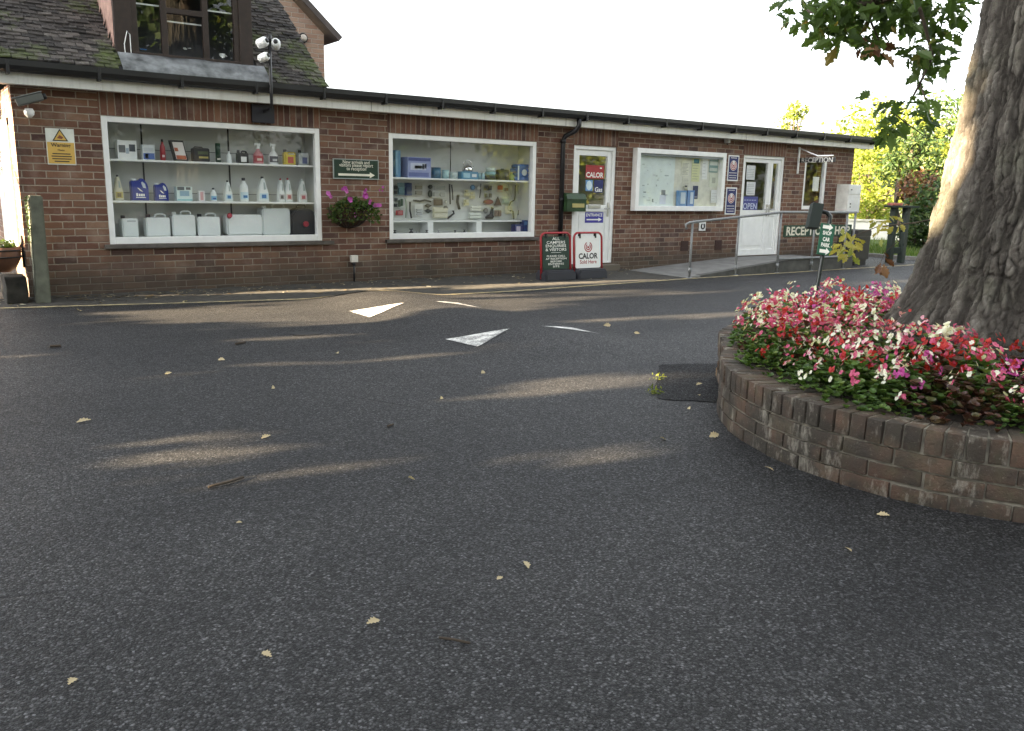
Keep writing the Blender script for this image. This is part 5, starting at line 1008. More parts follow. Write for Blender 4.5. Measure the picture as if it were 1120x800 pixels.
def leafcards(bm, pts, size, aspect=.6, droop=.3, mi=0, var=.35):
    for p in pts:
        s = size*(1+U(-var, var)); d = Vector((random.gauss(0, 1), random.gauss(0, 1), random.gauss(0, .7)-droop)).normalized(); n = Vector((random.gauss(0, 1), random.gauss(0, 1), random.gauss(0, 1)))
        w = d.cross(n).normalized(); n = w.cross(d); p = Vector(p)
        a, b, c, e = p, p+d*s*.5+w*s*aspect*.5-n*s*.06, p+d*s, p+d*s*.5-w*s*aspect*.5-n*s*.06; m = p+d*s*.5+n*s*.05
        va, vb, vc, ve = (bm.verts.new(q) for q in (a, b, c, e)); f = bm.faces.new((va, vb, vc)); f.material_index = mi; f = bm.faces.new((va, vc, ve)); f.material_index = mi
bm = nb(); pts = []
for _ in range(1500):
    a, e = U(0, 2*PI), random.gauss(0, 1); rr = U(.0, 1)**.5
    x = p.x+.34*rr*math.cos(a); y = -.2+.19*rr*math.sin(a); z = ztp+.03+.10*(1-rr*rr)*U(0, 1)+.06*noise.noise((x*6, y*6, 1))-.20*(rr > .72)*U(0, 1)
    if y < -.01: pts.append((x, y, z))
leafcards(bm, pts, .042); obj('foliage', bm, M_oak, t)
bm = nb()
def trumpet(bm, c, r, d, mi=0, k=5):
    d = Vector(d).normalized(); u = d.orthogonal().normalized(); v = d.cross(u); n = 10; cen = bm.verts.new(Vector(c)-d*r*.35)
    ring = [bm.verts.new(Vector(c)+(u*math.cos(2*PI*i/n)+v*math.sin(2*PI*i/n))*r*(1 if i % 2 else .82)+d*U(-.1, .12)*r) for i in range(n)]
    for i in range(n): f = bm.faces.new((cen, ring[i], ring[(i+1) % n])); f.material_index = mi
for (x, y, s) in ((361, 214, .05), (377, 208, .05), (384, 218, .045), (399, 215, .055), (401, 210, .035), (406, 222, .03), (413, 226, .05), (390, 235, .02), (416, 207, .03)):
    [trumpet(bm, W(x+U(-3, 3), y+U(-2.5, 2.5), -.36+U(-.03, .05)), s*U(.45, .75), (U(-.6, .5), -1, U(-.2, .6))) for _ in range(3)]
obj('blossom', bm, petal_mat('petunia_petal', (.36, .045, .33), (.55, .15, .50)), t)
# ---------------------------------------------------------------- ramp and handrail
bm = nb(); RY = -1.30; RA, RB = 9.55, 12.05
v = [(RA, RY, .008), (RB, RY, .15), (x1+.06, RY, .15), (x1+.06, -.001, .15), (RB, -.001, .15), (RA, -.001, .008)]
top = [bm.verts.new(q) for q in v]; bot = [bm.verts.new((a, b, -.02)) for a, b, c in v]
bm.faces.new((top[0], top[1], top[4], top[5])); bm.faces.new((top[1], top[2], top[3], top[4]))
for i in range(6): bm.faces.new((bot[i], bot[(i+1) % 6], top[(i+1) % 6], top[i]))
bmesh.ops.recalc_face_normals(bm, faces=bm.faces[:]); struct('ramp', bm, P((.17, .17, .165), .9, var=.25, scale=5, bump=.4))
bm = nb(); v = [(RA+.3, .03), (RB, .21), (x1+.06, .21), (x1+.06, -.01), (RA+.3, -.01)]; prism(bm, v, RY-.012, RY+.10); struct('ramp_kerb', bm, P((.07, .07, .065), .9, var=.4, scale=6, bump=.4))
t = thing('handrail', 'grey galvanised handrail along the ramp to the double door', 'handrail', (9.6, YR, 0))
pp = [W(754, 300, YR-.1).x, W(804, 300, YR-.1).x, W(849.5, 296, YR-.1).x, W(887, 290, YR-.1).x, W(922, 288, YR-.1).x]; yr = YR-.1
z_a, z_b = W(757, 243.5, yr).z, (W(850, 232.5, yr).z+W(926, 232.5, yr).z)/2
def rz_(x): return z_a+(z_b-z_a)*min(1, (x-pp[0])/(pp[2]-pp[0]))
for x in pp:
    bm = nb(); tube(bm, [(x, yr, 0), (x, yr, rz_(x))], .0185, 10); lathe(bm, [(.045, 0), (.045, .012)], x, yr, 0, 12); tube(bm, [(x, yr, .09), (x, yr, .16)], .029, 10); obj('post', bm, M_galv, t)
bm = nb(); tube(bm, [(pp[0]-.12, yr, z_a-.10), (pp[0]-.14, yr, z_a-.03), (pp[0]-.06, yr, z_a), (pp[2], yr, z_b), (x1+.02, yr, z_b)], .02, 10); obj('top_rail', bm, M_galv, t)
zl = W(890, 282, yr).z; bm = nb(); tube(bm, [(pp[2], yr, zl), (x1, yr, zl)], .019, 10); tube(bm, [(x1+.0, yr, zl), (x1+.0, yr, z_b)], .019, 8); obj('lower_rail', bm, M_galv, t)
# litter bin by the corner
pb0 = W(930, 286, -.75); bx = W(931.5, 285, -.75).x
t = thing('litter_bin', 'square black litter bin with hooded opening at the end of the ramp', 'litter bin', (bx, -.75, 0))
bw = .21; zt = W(931, 251, -.75).z
bm = nb(); box(bm, bx-bw, bx+bw, -.75-bw, -.75+bw, .10, zt-.12, 0, .01); box(bm, bx-bw+.03, bx+bw-.03, -.75-bw+.03, -.75+bw-.03, 0, .1, 0); obj('bin_body', bm, M_black, t)
bm = nb(); prism(bm, [(bx-bw-.01, zt-.12), (bx+bw+.01, zt-.12), (bx+bw+.01, zt-.02), (bx+bw-.03, zt), (bx-bw+.03, zt), (bx-bw-.01, zt-.02)], -.75-bw-.01, -.75+bw+.01, bev=.008); obj('hood', bm, M_black, t)
# end post, planter and block at the left corner
b0_, b1_ = W(41, 329, -.32), W(34, 213, -.32)
t = thing('gate_post', 'weathered concrete post leaning at the left corner with green moss', 'post', (b0_.x, -.3, 0)); hh = W(36, 214, -.32).z; xb0, xb1 = W(39, 328, -.32).x, W(55.5, 327, -.32).x; xt0, xt1 = W(30.5, 214, -.32).x, W(46, 214, -.32).x
bm = nb(); vs_ = box(bm, 0, 1, -.36, -.20, 0, hh)
for v in bm.verts: k = v.co.z/hh; v.co.x = (xb0+(xb1-xb0)*v.co.x)*(1-k)+(xt0+(xt1-xt0)*v.co.x)*k
bmesh.ops.bevel(bm, geom=bm.edges[:], offset=.012, segments=2, affect='EDGES'); obj('shaft', bm, P((.12, .125, .095), .92, var=.35, scale=7, bump=.7), t)
bm = nb(); pts = []
for k in range(240): z = U(.62, hh); kk = z/hh; pts.append((xb0*(1-kk)+xt0*kk-.008, U(-.36, -.2), z)) if noise.noise((z*9, 0, 3)) > -.1 else None
leafcards(bm, pts, .022); obj('moss', bm, leaf_mat('moss', [(0, (.03, .07, .02)), (1, (.09, .14, .05))], .1), t)
t = thing('timber_block', 'dark rough timber block on the ground beside the leaning post', 'block', (.86, -.1, 0)); bm = nb(); q0, q1 = W(7, 331, -.28), W(32, 304, -.28)
box(bm, q0.x, q1.x-.03, -.30, .05, 0, q1.z+.02, 0, .02)
bmesh.ops.subdivide_edges(bm, edges=bm.edges[:], cuts=2, use_grid_fill=True)
for v in bm.verts: v.co += Vector((noise.noise(v.co*9), noise.noise(v.co*9+Vector((5, 0, 0))), .5*noise.noise(v.co*7)))*.02
obj('block_body', bm, P((.025, .023, .018), .95, var=.6, scale=12, bump=.8), t)
p = W(9, 283, .1); t = thing('planter', 'brown half round hanging planter with orange rim light by the end wall', 'planter', (p.x+.0, .1, p.z-.16))
bm = nb(); lathe(bm, [(.06, -.14), (.12, -.10), (.17, 0), (.18, .12), (.165, .12), (.15, .02), (.08, -.06)], p.x-.05, .12, p.z, 22); obj('pot', bm, P((.13, .06, .035), .6, var=.3, scale=12), t)
bm = nb()
for e in (.02, .09): tube(bm, [(p.x-.05+.183*math.cos(R(a)), .12+.183*math.sin(R(a)), p.z+e) for a in range(0, 361, 15)], .008, 6)
obj('band', bm, M_dark, t)
bm = nb(); tube(bm, [(p.x+.12, .12, p.z+.11), (.985, .12, p.z+.2)], .01, 6); tube(bm, [(.965, .12, p.z+.24), (.965, .12, p.z-.1)], .012, 6); obj('bracket', bm, M_dark, t)
bm = nb(); leafcards(bm, [(p.x-.05+U(-.13, .13), .12+U(-.13, .13), p.z+.1+U(0, .08)) for _ in range(160)], .06); obj('foliage', bm, M_dkl, t)
# ---------------------------------------------------------------- round brick bed
BC = Vector((4.82, -8.10, 0))
RT = [(0, 1.85), (30, 2.05), (60, 2.12), (80, 2.06), (96, 1.82), (111, 1.59), (125, 1.505), (139, 1.52), (156, 1.535), (175, 1.56), (194, 1.57), (209, 1.545), (225, 1.53), (260, 1.58), (300, 1.68), (330, 1.75), (360, 1.85)]
def brad(a):                                          # outer radius by direction: the bed is longer towards the shop
    d = math.degrees(a) % 360
    for (p, r), (q, s) in zip(RT, RT[1:]):
        if d <= q: k = (d-p)/(q-p); k = .5*k+.5*k*k*(3-2*k); return r+(s-r)*k
    return 1.85
def bpt(a, r): return Vector((BC.x+(brad(a)-r)*math.cos(a), BC.y+(brad(a)-r)*math.sin(a), 0))
HW = .325
t = thing('brick_planter', 'round low brick planter with brick on edge top around the big oak', 'planter', BC)
bm = nb(); N = 120; rows = []
for k in range(N):
    a = 2*PI*k/N; rows.append([bm.verts.new(bpt(a, r)+Vector((0, 0, z))) for r, z in ((.014, 0), (.014, HW-.11), (.02, HW-.004), (.2, HW-.004), (.22, 0))])
for k in range(N):
    for i in range(4): bm.faces.new((rows[k][i], rows[(k+1) % N][i], rows[(k+1) % N][i+1], rows[k][i+1]))
bmesh.ops.recalc_face_normals(bm, faces=bm.faces[:]); obj('mortar_core', bm, M_mortar, t)
def ringbrick(bm, a, len_t, len_r, z0, z1, inset, jit=.004):
    c = bpt(a, inset+len_r/2); tang = (bpt(a+.02, 0)-bpt(a-.02, 0)).normalized(); rad_ = Vector((tang.y, -tang.x, 0))
    Mx = Matrix.Translation(c+Vector((0, 0, (z0+z1)/2))) @ Matrix(((tang.x, rad_.x, 0, 0), (tang.y, rad_.y, 0, 0), (0, 0, 1, 0), (0, 0, 0, 1))) @ Matrix.Rotation(U(-.02, .02), 4, 'Y') @ Matrix.Rotation(U(-.015, .015), 4, 'X') @ Matrix.Rotation(U(-.02, .02), 4, 'Z')
    h = (z1-z0)/2+U(-jit, jit)*.4; n0 = len(bm.verts)
    box(bm, -len_t/2, len_t/2, -len_r/2+U(-jit, jit), len_r/2+U(-jit, jit), -h, h, 0, .004, Mx)
bm = nb(); a = 0.; 
while a < 2*PI-.02: ringbrick(bm, a, .066, .215, HW-.1025, HW, .0); a += .0765/brad(a)
bm.normal_update(); obj('coping', bm, M_coping, t, smooth=True)
bm = nb()
for c in range(3):
    z0 = HW-.1125-.075*(c+1)+.01; a = (c % 2)*.11/1.65
    while a < 2*PI-.1: ringbrick(bm, a, .216, .1, max(z0, -.03), z0+.064, .004); a += .226/brad(a)
obj('brick_course', bm, M_coping, t, smooth=True)
# soil mound
def soilz(x, y):
    d = math.hypot(x-BC.x, y-BC.y)*1.54/brad(math.atan2(y-BC.y, x-BC.x)); return .265+.12*max(0, 1-(d/1.5)**2)
bm = nb(); rows = []
for j in range(9):
    f = j/8; rows.append([bm.verts.new((BC.x+(brad(2*PI*k/60)-.2)*f*math.cos(2*PI*k/60), BC.y+(brad(2*PI*k/60)-.2)*f*math.sin(2*PI*k/60), 0)) for k in range(60)])
for r_ in rows:
    for v in r_: v.co.z = soilz(v.co.x, v.co.y)
for j in range(8):
    for k in range(60): bm.faces.new((rows[j][k], rows[j+1][k], rows[j+1][(k+1) % 60], rows[j][(k+1) % 60]))
bmesh.ops.remove_doubles(bm, verts=bm.verts, dist=.0005)
struct('bed_soil', bm, M_soil)
# ---------------------------------------------------------------- oak
TC = Vector((4.93, -8.12, 0))
oak = thing('oak_tree', 'massive old oak with deeply ridged bark standing in the flower bed', 'tree', TC)
prof = [(.15, 1.06), (.3, .95), (.4, .86), (.5, .765), (.62, .665), (.8, .58), (1.0, .525), (1.2, .49), (1.5, .455), (1.9, .425), (2.4, .405), (3.0, .39), (3.8, .38), (4.6, .40), (5.6, .36)]
def prad(z):
    for (a, r), (b, s) in zip(prof, prof[1:]):
        if z <= b: k = max(0, (z-a)/(b-a)); return r+(s-r)*k
    return prof[-1][1]
angs = [R(110)+R(175)*k/480 for k in range(481)]+[R(285)+R(185)*k/60 for k in range(1, 60)]; NA = len(angs)
zs = [.2+2.6*k/460 for k in range(461)]+[2.8+2.6*k/40 for k in range(1, 41)]
bm = nb(); rl = []
vn, nn = noise.voronoi, noise.noise
rows = []
for z in zs:
    rr = prad(z); row = []
    for a in angs:
        ca, sa = math.cos(a), math.sin(a)
        base = rr*(1+(.10*math.exp(-(z-.15)/.45))*math.sin(5*a+.7)+.05*nn((ca*1.3, sa*1.3, z*.5)))
        kx = a-R(198); kd = math.exp(-((kx*rr/.20)**2+((z-1.02)/.15)**2)); base += .03*kd
        px, py, pz = ca*.5, sa*.5, z
        wx = .022*nn((px*5, py*5, pz*2.0))+.013*nn((px*14, py*14, pz*6))+.006*nn((px*40, py*40, pz*22))
        q = Vector(((px+wx)*21, (py+wx)*21, pz*(3.2+1.6*kd)+wx*4))
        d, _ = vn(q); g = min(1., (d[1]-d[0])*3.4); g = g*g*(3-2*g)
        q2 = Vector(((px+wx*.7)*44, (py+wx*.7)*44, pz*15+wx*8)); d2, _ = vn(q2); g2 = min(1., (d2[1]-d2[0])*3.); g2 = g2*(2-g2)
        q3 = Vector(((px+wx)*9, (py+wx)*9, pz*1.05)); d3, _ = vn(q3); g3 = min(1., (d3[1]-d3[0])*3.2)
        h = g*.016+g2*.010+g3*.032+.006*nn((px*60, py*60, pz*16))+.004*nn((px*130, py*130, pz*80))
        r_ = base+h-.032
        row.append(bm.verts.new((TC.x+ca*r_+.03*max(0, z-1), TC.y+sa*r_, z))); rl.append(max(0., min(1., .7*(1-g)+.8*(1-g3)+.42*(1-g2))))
    rows.append(row)
for q, r_ in zip(rows, rows[1:]):
    for k in range(NA): bm.faces.new((q[k], q[(k+1) % NA], r_[(k+1) % NA], r_[k])).smooth = True
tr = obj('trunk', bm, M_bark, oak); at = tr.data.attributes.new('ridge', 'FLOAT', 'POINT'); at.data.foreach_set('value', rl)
# limbs
TOP = TC+Vector((.12, 0, 5.2))
bm = nb(); tips = []
def limb(p, d, L, r, lev):
    pts = [p.copy()]; n = 6; d = d.normalized()
    for i in range(n):
        d = (d+Vector((random.gauss(0, .16), random.gauss(0, .16), random.gauss(.02, .1)))).normalized(); pts.append(pts[-1]+d*L/n)
    tube(bm, pts, [r*(1-.72*i/n) for i in range(n+1)], 8 if lev < 2 else 5)
    if lev < 3:
        for _ in range(4 if lev else 5):
            k = random.randint(2, n); dd = (pts[k]-pts[k-1]).normalized()+Vector((random.gauss(0, .8), random.gauss(0, .8), random.gauss(0, .45))); limb(pts[k], dd, L*.55, r*(1-.72*k/n)*.7, lev+1)
    if lev >= 2: tips.extend(pts[2:])
for az in (20, 95, 160, 215, 280, 330): limb(TC+Vector((.1, 0, U(4.2, 5.3))), Vector((math.cos(R(az)), math.sin(R(az)), U(.35, .9))), U(3.0, 4.4), .17, 0)
obj('branches', bm, M_twig, oak)
OAK = [(0, 0), (.10, .08), (.06, .2), (.22, .24), (.14, .38), (.30, .46), (.20, .6), (.29, .72), (.14, .82), (.08, .97), (0, 1.)]
def oakleaf(bm, p, s, mi=0, flatd=None):
    d = flatd or Vector((random.gauss(0, 1), random.gauss(0, 1), random.gauss(-.5, .7))).normalized(); n = Vector((random.gauss(0, .7), random.gauss(0, .7), 1)); w = d.cross(n).normalized(); n = w.cross(d).normalized(); p = Vector(p); cu = U(.05, .3)
    mid = [bm.verts.new(p+d*s*v-n*s*cu*v*v) for u, v in OAK]
    for sgn in (1, -1):
        ed = [bm.verts.new(p+d*s*v+w*s*u*sgn+n*s*(u*.35-cu*v*v)) for u, v in OAK[1:-1]]
        for i in range(len(ed)-1): f = bm.faces.new((mid[i+1], ed[i], ed[i+1], mid[i+2])); f.material_index = mi
        bm.faces.new((mid[0], ed[0], mid[1])).material_index = mi; bm.faces.new((mid[-2], ed[-1], mid[-1])).material_index = mi
bm = nb()
crown = []
for tp in tips:
    for _ in range(6):
        q = tp+Vector((random.gauss(0, .22), random.gauss(0, .22), random.gauss(0, .2))); crown.append(q)
random.shuffle(crown)
SUNH = Vector((-SUN.x, -SUN.y, 0)).normalized()
n_ = 0
for q in crown:
    if q.z < 3.1 and math.hypot(q.x, q.y+10.2) < 9: continue
    leafcards(bm, [q], .21, .75); n_ += 1
    if n_ > 9000: break
obj('crown', bm, M_oak, oak)
# low boughs: twig chains with lobed leaves
bm = nb(); bl = nb()
def bough(pts, r=.012): tube(bl, pts, [r*(1-.7*i/(len(pts)-1)) for i in range(len(pts))], 6)
def cluster(px, py, rp, D, n, s=.125, mi=0, sq=1.):
    for _ in range(n):
        a, q = U(0, 2*PI), U(0, 1)**.5
        p = WD(px+rp*q*math.cos(a), py+sq*rp*q*math.sin(a), D+random.gauss(0, .22)); oakleaf(bm, p, s*U(.7, 1.15), mi)
b0 = TC+Vector((.0, .2, 3.6))
main = [b0, WD(1046, -14, 5.0), WD(1000, -10, 5.4), WD(945, 4, 5.8), WD(905, 14, 6.1), WD(880, 12, 6.3)]
bough(main, .05); bough([WD(1000, -10, 5.4), WD(1012, 30, 5.5), WD(1020, 62, 5.6), WD(1006, 92, 5.7), WD(992, 118, 5.8), WD(972, 126, 5.8)], .014); bough([WD(945, 4, 5.8), WD(955, 30, 5.8), WD(965, 52, 5.8)], .012); bough([WD(1006, 92, 5.7), WD(1016, 118, 5.7), WD(1018, 138, 5.7)], .006)
bough([WD(975, 122, 5.8), WD(990, 134, 5.8), WD(1010, 148, 5.8), WD(1028, 152, 5.8)], .006)
for px, py, rp, n in ((868, 6, 16, 22), (890, 14, 22, 44), (912, 22, 24, 60), (908, 40, 16, 26), (935, 8, 28, 80), (940, 32, 16, 34), (957, 46, 14, 26), (962, 12, 24, 64), (985, 6, 24, 70), (1004, 18, 20, 50), (1018, 48, 15, 34), (1010, 64, 18, 40), (1030, 66, 9, 12), (1003, 60, 12, 22), (1040, 12, 18, 34), (1036, 34, 9, 12), (926, -14, 40, 90), (990, -18, 45, 120), (1050, 2, 14, 24)):
    cluster(px, py, rp, 5.9, int(n*.72))
for px, py, rp, n in ((861, 22, 6, 3), (872, 26, 5, 3), (1004, 86, 5, 5), (1000, 106, 5, 5), (988, 113, 4, 3), (975, 119, 8, 10), (952, 103, 4, 2), (962, 114, 4, 3), (1015, 115, 9, 16), (1017, 132, 7, 10), (977, 132, 6, 6), (973, 148, 10, 20), (982, 140, 8, 8), (990, 128, 4, 3)):
    cluster(px, py, rp, 5.8, n, .105)
for px, py, rp, n in ((950, 47, 10, 10), (963, 52, 7, 6)): cluster(px, py, rp, 5.75, n, .11, 2)
# yellowing sprig and brown leaves hanging lower
bough([WD(1040, 236, 5.3), WD(1000, 244, 5.5), WD(960, 248, 5.7), WD(935, 258, 5.8), (WD(924, 268, 5.8))], .005)
for px, py, rp, n in ((926, 262, 9, 9), (921, 272, 10, 10), (929, 276, 8, 9), (938, 262, 7, 4), (966, 252, 9, 6), (976, 246, 10, 7), (962, 242, 8, 4)): cluster(px, py, rp, 5.75, n, .075, 1)
bough([WD(985, 262, 5.4), WD(968, 276, 5.5), WD(962, 290, 5.5)], .003)
for px, py, rp, n in ((964, 290, 5, 3), (967, 280, 4, 2), (962, 295, 4, 2)): cluster(px, py, rp, 5.5, n, .085, 2)
obj('bough_leaves', bm, [M_oak, M_yel, M_brl], oak); obj('bough_twigs', bl, M_twig, oak)
# ---------------------------------------------------------------- begonias, each a plant of its own
def begonia(colour, bronze):
    lf, fl = nb(), nb(); n = 100
    for _ in range(n):
        a, q = U(0, 2*PI), U(0, 1)**.6; r_ = .13*q; z = .012+.14*(1-q*q)*U(.35, 1)+.015
        p = Vector((r_*math.cos(a), r_*math.sin(a), z)); s = U(.02, .04); d = Vector((math.cos(a), math.sin(a), U(-.4, .35))).normalized(); w = d.cross(Vector((0, 0, 1))).normalized(); nn_ = w.cross(d)
        c = lf.verts.new(p+d*s*.4-nn_*.006); ring = [lf.verts.new(p+d*s*(.5-.5*math.cos(2*PI*i/8))*1.+w*s*.46*math.sin(2*PI*i/8)+nn_*s*.12) for i in range(8)]
        for i in range(8): lf.faces.new((c, ring[i], ring[(i+1) % 8])).smooth = True
    ctr_ = []
    for i in range(random.randint(6, 9)): a, q = U(0, 2*PI), U(0, 1)**.55; ctr_.append((a, q))
    for _ in range(random.randint(34, 46)):
        a, q = random.choice(ctr_); r_ = .12*q; z = .095+.11*(1-q*q)+U(-.01, .022); p = Vector((r_*math.cos(a)+random.gauss(0, .014), r_*math.sin(a)+random.gauss(0, .014), z)); s = U(.007, .0112)
        d = Vector((math.cos(a)*q+random.gauss(0, .3), math.sin(a)*q+random.gauss(0, .3), U(.3, 1))).normalized(); u = d.orthogonal().normalized(); v = d.cross(u); k = random.choice((4, 4, 5)); o_ = U(0, 6); mi_ = int(random.random() < .24)
        cen = p
        for i in range(k):
            an = o_+2*PI*i/k; e = u*math.cos(an)+v*math.sin(an); f_ = u*-math.sin(an)+v*math.cos(an); big = 1.15 if i % 2 else .8
            ff_ = fl.faces.new([fl.verts.new(x) for x in (cen, cen+e*s*.4*big+f_*s*.5+d*s*.15, cen+e*s*.85*big+f_*s*.5+d*s*.25, cen+e*s*1.1*big+d*s*U(.1, .4), cen+e*s*.85*big-f_*s*.5+d*s*.25, cen+e*s*.4*big-f_*s*.5+d*s*.15)]); ff_.material_index = mi_
    return lf, fl
proto = {}
LB = {'pink': 'bright rose pink begonia with a few white blooms', 'red': 'scarlet red begonia with a few pink blooms', 'white': 'creamy white begonia with a few pink blooms', 'pale': 'pale blush pink begonia with a few red blooms', 'magenta': 'mauve pink begonia with a few white blooms'}
OTH = {'pink': 'white', 'red': 'pink', 'white': 'pink', 'pale': 'red', 'magenta': 'white'}
for c in PET:
    for br in (0, 1):
        for k in range(2):
            lb = LB[c]+(' over bronze leaves' if br else ' over green leaves')+' in the brick bed'
            t = thing('begonia', lb, 'flower', (0, 0, 0), 'bedding begonias in the round brick bed'); lf, fl = begonia(c, br); obj('foliage', lf, M_bron if br else M_bego, t); obj('blossom', fl, [PET[c], PET[OTH[c]]], t); proto[c, br, k] = [t, False]
bi = 0; placed = []
tries = 0
while tries < 5200 and len(placed) < 300:
    tries += 1; a, f = U(0, 2*PI), U(0, 1)**.5; rr = (brad(a)-.21)*f; x, y = BC.x+rr*math.cos(a), BC.y+rr*math.sin(a)
    if math.hypot(x-TC.x, y-TC.y) < .8 or any((x-u)**2+(y-v)**2 < .112**2 for u, v in placed): continue
    if x-BC.x > .75 and y < BC.y+.7: continue
    placed.append((x, y))
    far = (x-BC.x)*-.45+(y-BC.y)*.9          # towards the back: pinker; towards the front right: whiter and redder
    wts = {'pink': 3.2 if far > .0 else .9, 'red': 1.2 if far > 0 else 1.3, 'white': 1.9 if far > .0 else 2.6, 'pale': 1.2, 'magenta': .7 if far > 0 else .4}
    c = random.choices(list(wts), list(wts.values()))[0]
    br = random.random() < .26; e = proto[c, int(br), random.randint(0, 1)]; s = U(.82, 1.15)*1.12
    Mx = Matrix.Translation((x, y, soilz(x, y)-.02)) @ Matrix.Rotation(U(0, 6.28), 4, 'Z') @ Matrix.Rotation(U(-.12, .12), 4, 'X') @ Matrix.Diagonal((s, s, s*U(1.05, 1.5), 1))
    if not e[1]: e[0].matrix_world = Mx; e[1] = True
    else: dup(e[0], Mx)
for e in proto.values():
    if not e[1]:
        for ch in list(e[0].children): bpy.data.objects.remove(ch)
        bpy.data.objects.remove(e[0])
# ---------------------------------------------------------------- path sign on its bent pole
D = 8.4
def S(x, y, d=D): return WD(x, y, d)
bt = WZ(888, 351, 0.); g0 = S(894, 312); gp = g0-(S(899, 282)-g0).normalized()*(g0.z/((S(899, 282)-g0).normalized().z)); 
t = thing('path_sign', 'green car park and shop direction sign on a bent leaning black pole', 'sign', gp)
bm = nb(); ctr = [gp, S(894, 312), S(899.5, 281), S(904, 256), S(907.5, 243), S(908, 237), S(904.5, 233), S(899, 231.5), S(893, 231.5)]
tube(bm, ctr, .021, 10); obj('pole', bm, P((.02, .025, .025), .3, .3), t)
ax = (S(902.5, 246)-S(897.5, 280)); hgt = ax.length; ax.normalize(); bx_ = (S(911.5, 246)-S(896.5, 244.5)); wid = bx_.length*1.02; bx_.normalize(); nrm = bx_.cross(ax).normalized(); bx_ = ax.cross(nrm).normalized(); 
cen = (S(903.8, 246.5)+S(892.5+6.5, 279.5))/2+nrm*.05
Mx = Matrix(((bx_.x, -nrm.x, ax.x, cen.x), (bx_.y, -nrm.y, ax.y, cen.y), (bx_.z, -nrm.z, ax.z, cen.z), (0, 0, 0, 1)))
bm = nb(); box(bm, -wid/2, wid/2, -.006, .012, -hgt/2, hgt/2, 0, .004, Mx); obj('board', bm, P((.012, .10, .055), .4), t)
bm = nb()
for z in (.39, -.38):
    z *= hgt; w = wid*.36; prism(bm, [(-w, z-.017), (w*.25, z-.017), (w*.25, z-.036), (w, z), (w*.25, z+.036), (w*.25, z+.017), (-w, z+.017)], -.0085, -.0065)
for s, z in (('SHOP', .20), ('CAR', .0), ('PARK', -.18)): put_text(bm, s, 0, -.0085, z*hgt, width=wid*(.62 if s != 'CAR' else .5), size=hgt*.17, bold=.035)
bmesh.ops.transform(bm, matrix=Mx, verts=bm.verts); obj('lettering', bm, M_letter, t)
bm = nb(); c0 = (S(893.5, 223.5)+S(888, 250))/2; a2 = (S(894, 223)-S(888, 250)); h2 = a2.length; a2.normalize(); Mx = Matrix(((bx_.x, -nrm.x, a2.x, c0.x), (bx_.y, -nrm.y, a2.y, c0.y), (bx_.z, -nrm.z, a2.z, c0.z), (0, 0, 0, 1)))
box(bm, -.055, .055, -.05, .05, -h2/2, h2/2, 0, .006, Mx); obj('end_block', bm, P((.012, .02, .018), .5), t)
# ---------------------------------------------------------------- beyond the shop
bp = [WZ(972, 287.5, 0), WZ(985, 287.5, 0)]
t = thing('sign_frame', 'dark green square framed post unit standing at the edge of the lawn', 'posts', ((bp[0].x+bp[1].x)/2, bp[0].y, 0)); M_dg = P((.012, .022, .018), .6)
dpt = (bp[0]-CP).dot(fw); tp_z = WD(978, 226, dpt).z
for p in bp:
    bm = nb(); box(bm, p.x-.055, p.x+.055, p.y-.055, p.y+.055, 0, tp_z-.02, 0, .01); obj('post', bm, M_dg, t)
dvx = (bp[1]-bp[0]); Lr = dvx.length; ang = math.atan2(dvx.y, dvx.x); Mx = Matrix.Translation((bp[0]+bp[1])/2) @ Matrix.Rotation(ang, 4, 'Z')
for rb in ((-Lr/2-.16, Lr/2+.2, -.12, .12, tp_z-.02, tp_z+.02), (-Lr/2+.05, Lr/2-.05, -.03, .03, .18, .3), (-Lr/2+.05, Lr/2-.05, -.03, .03, .62, .7)):
    bm = nb(); box(bm, *rb, 0, .004, Mx); obj('rail', bm, M_dg, t)
bm = nb(); box(bm, -Lr/2-.1, -Lr/2+.1, -.1, .1, tp_z+.021, tp_z+.07, 0, .01, Mx); obj('cap', bm, P((.3, .1, .08), .6), t)
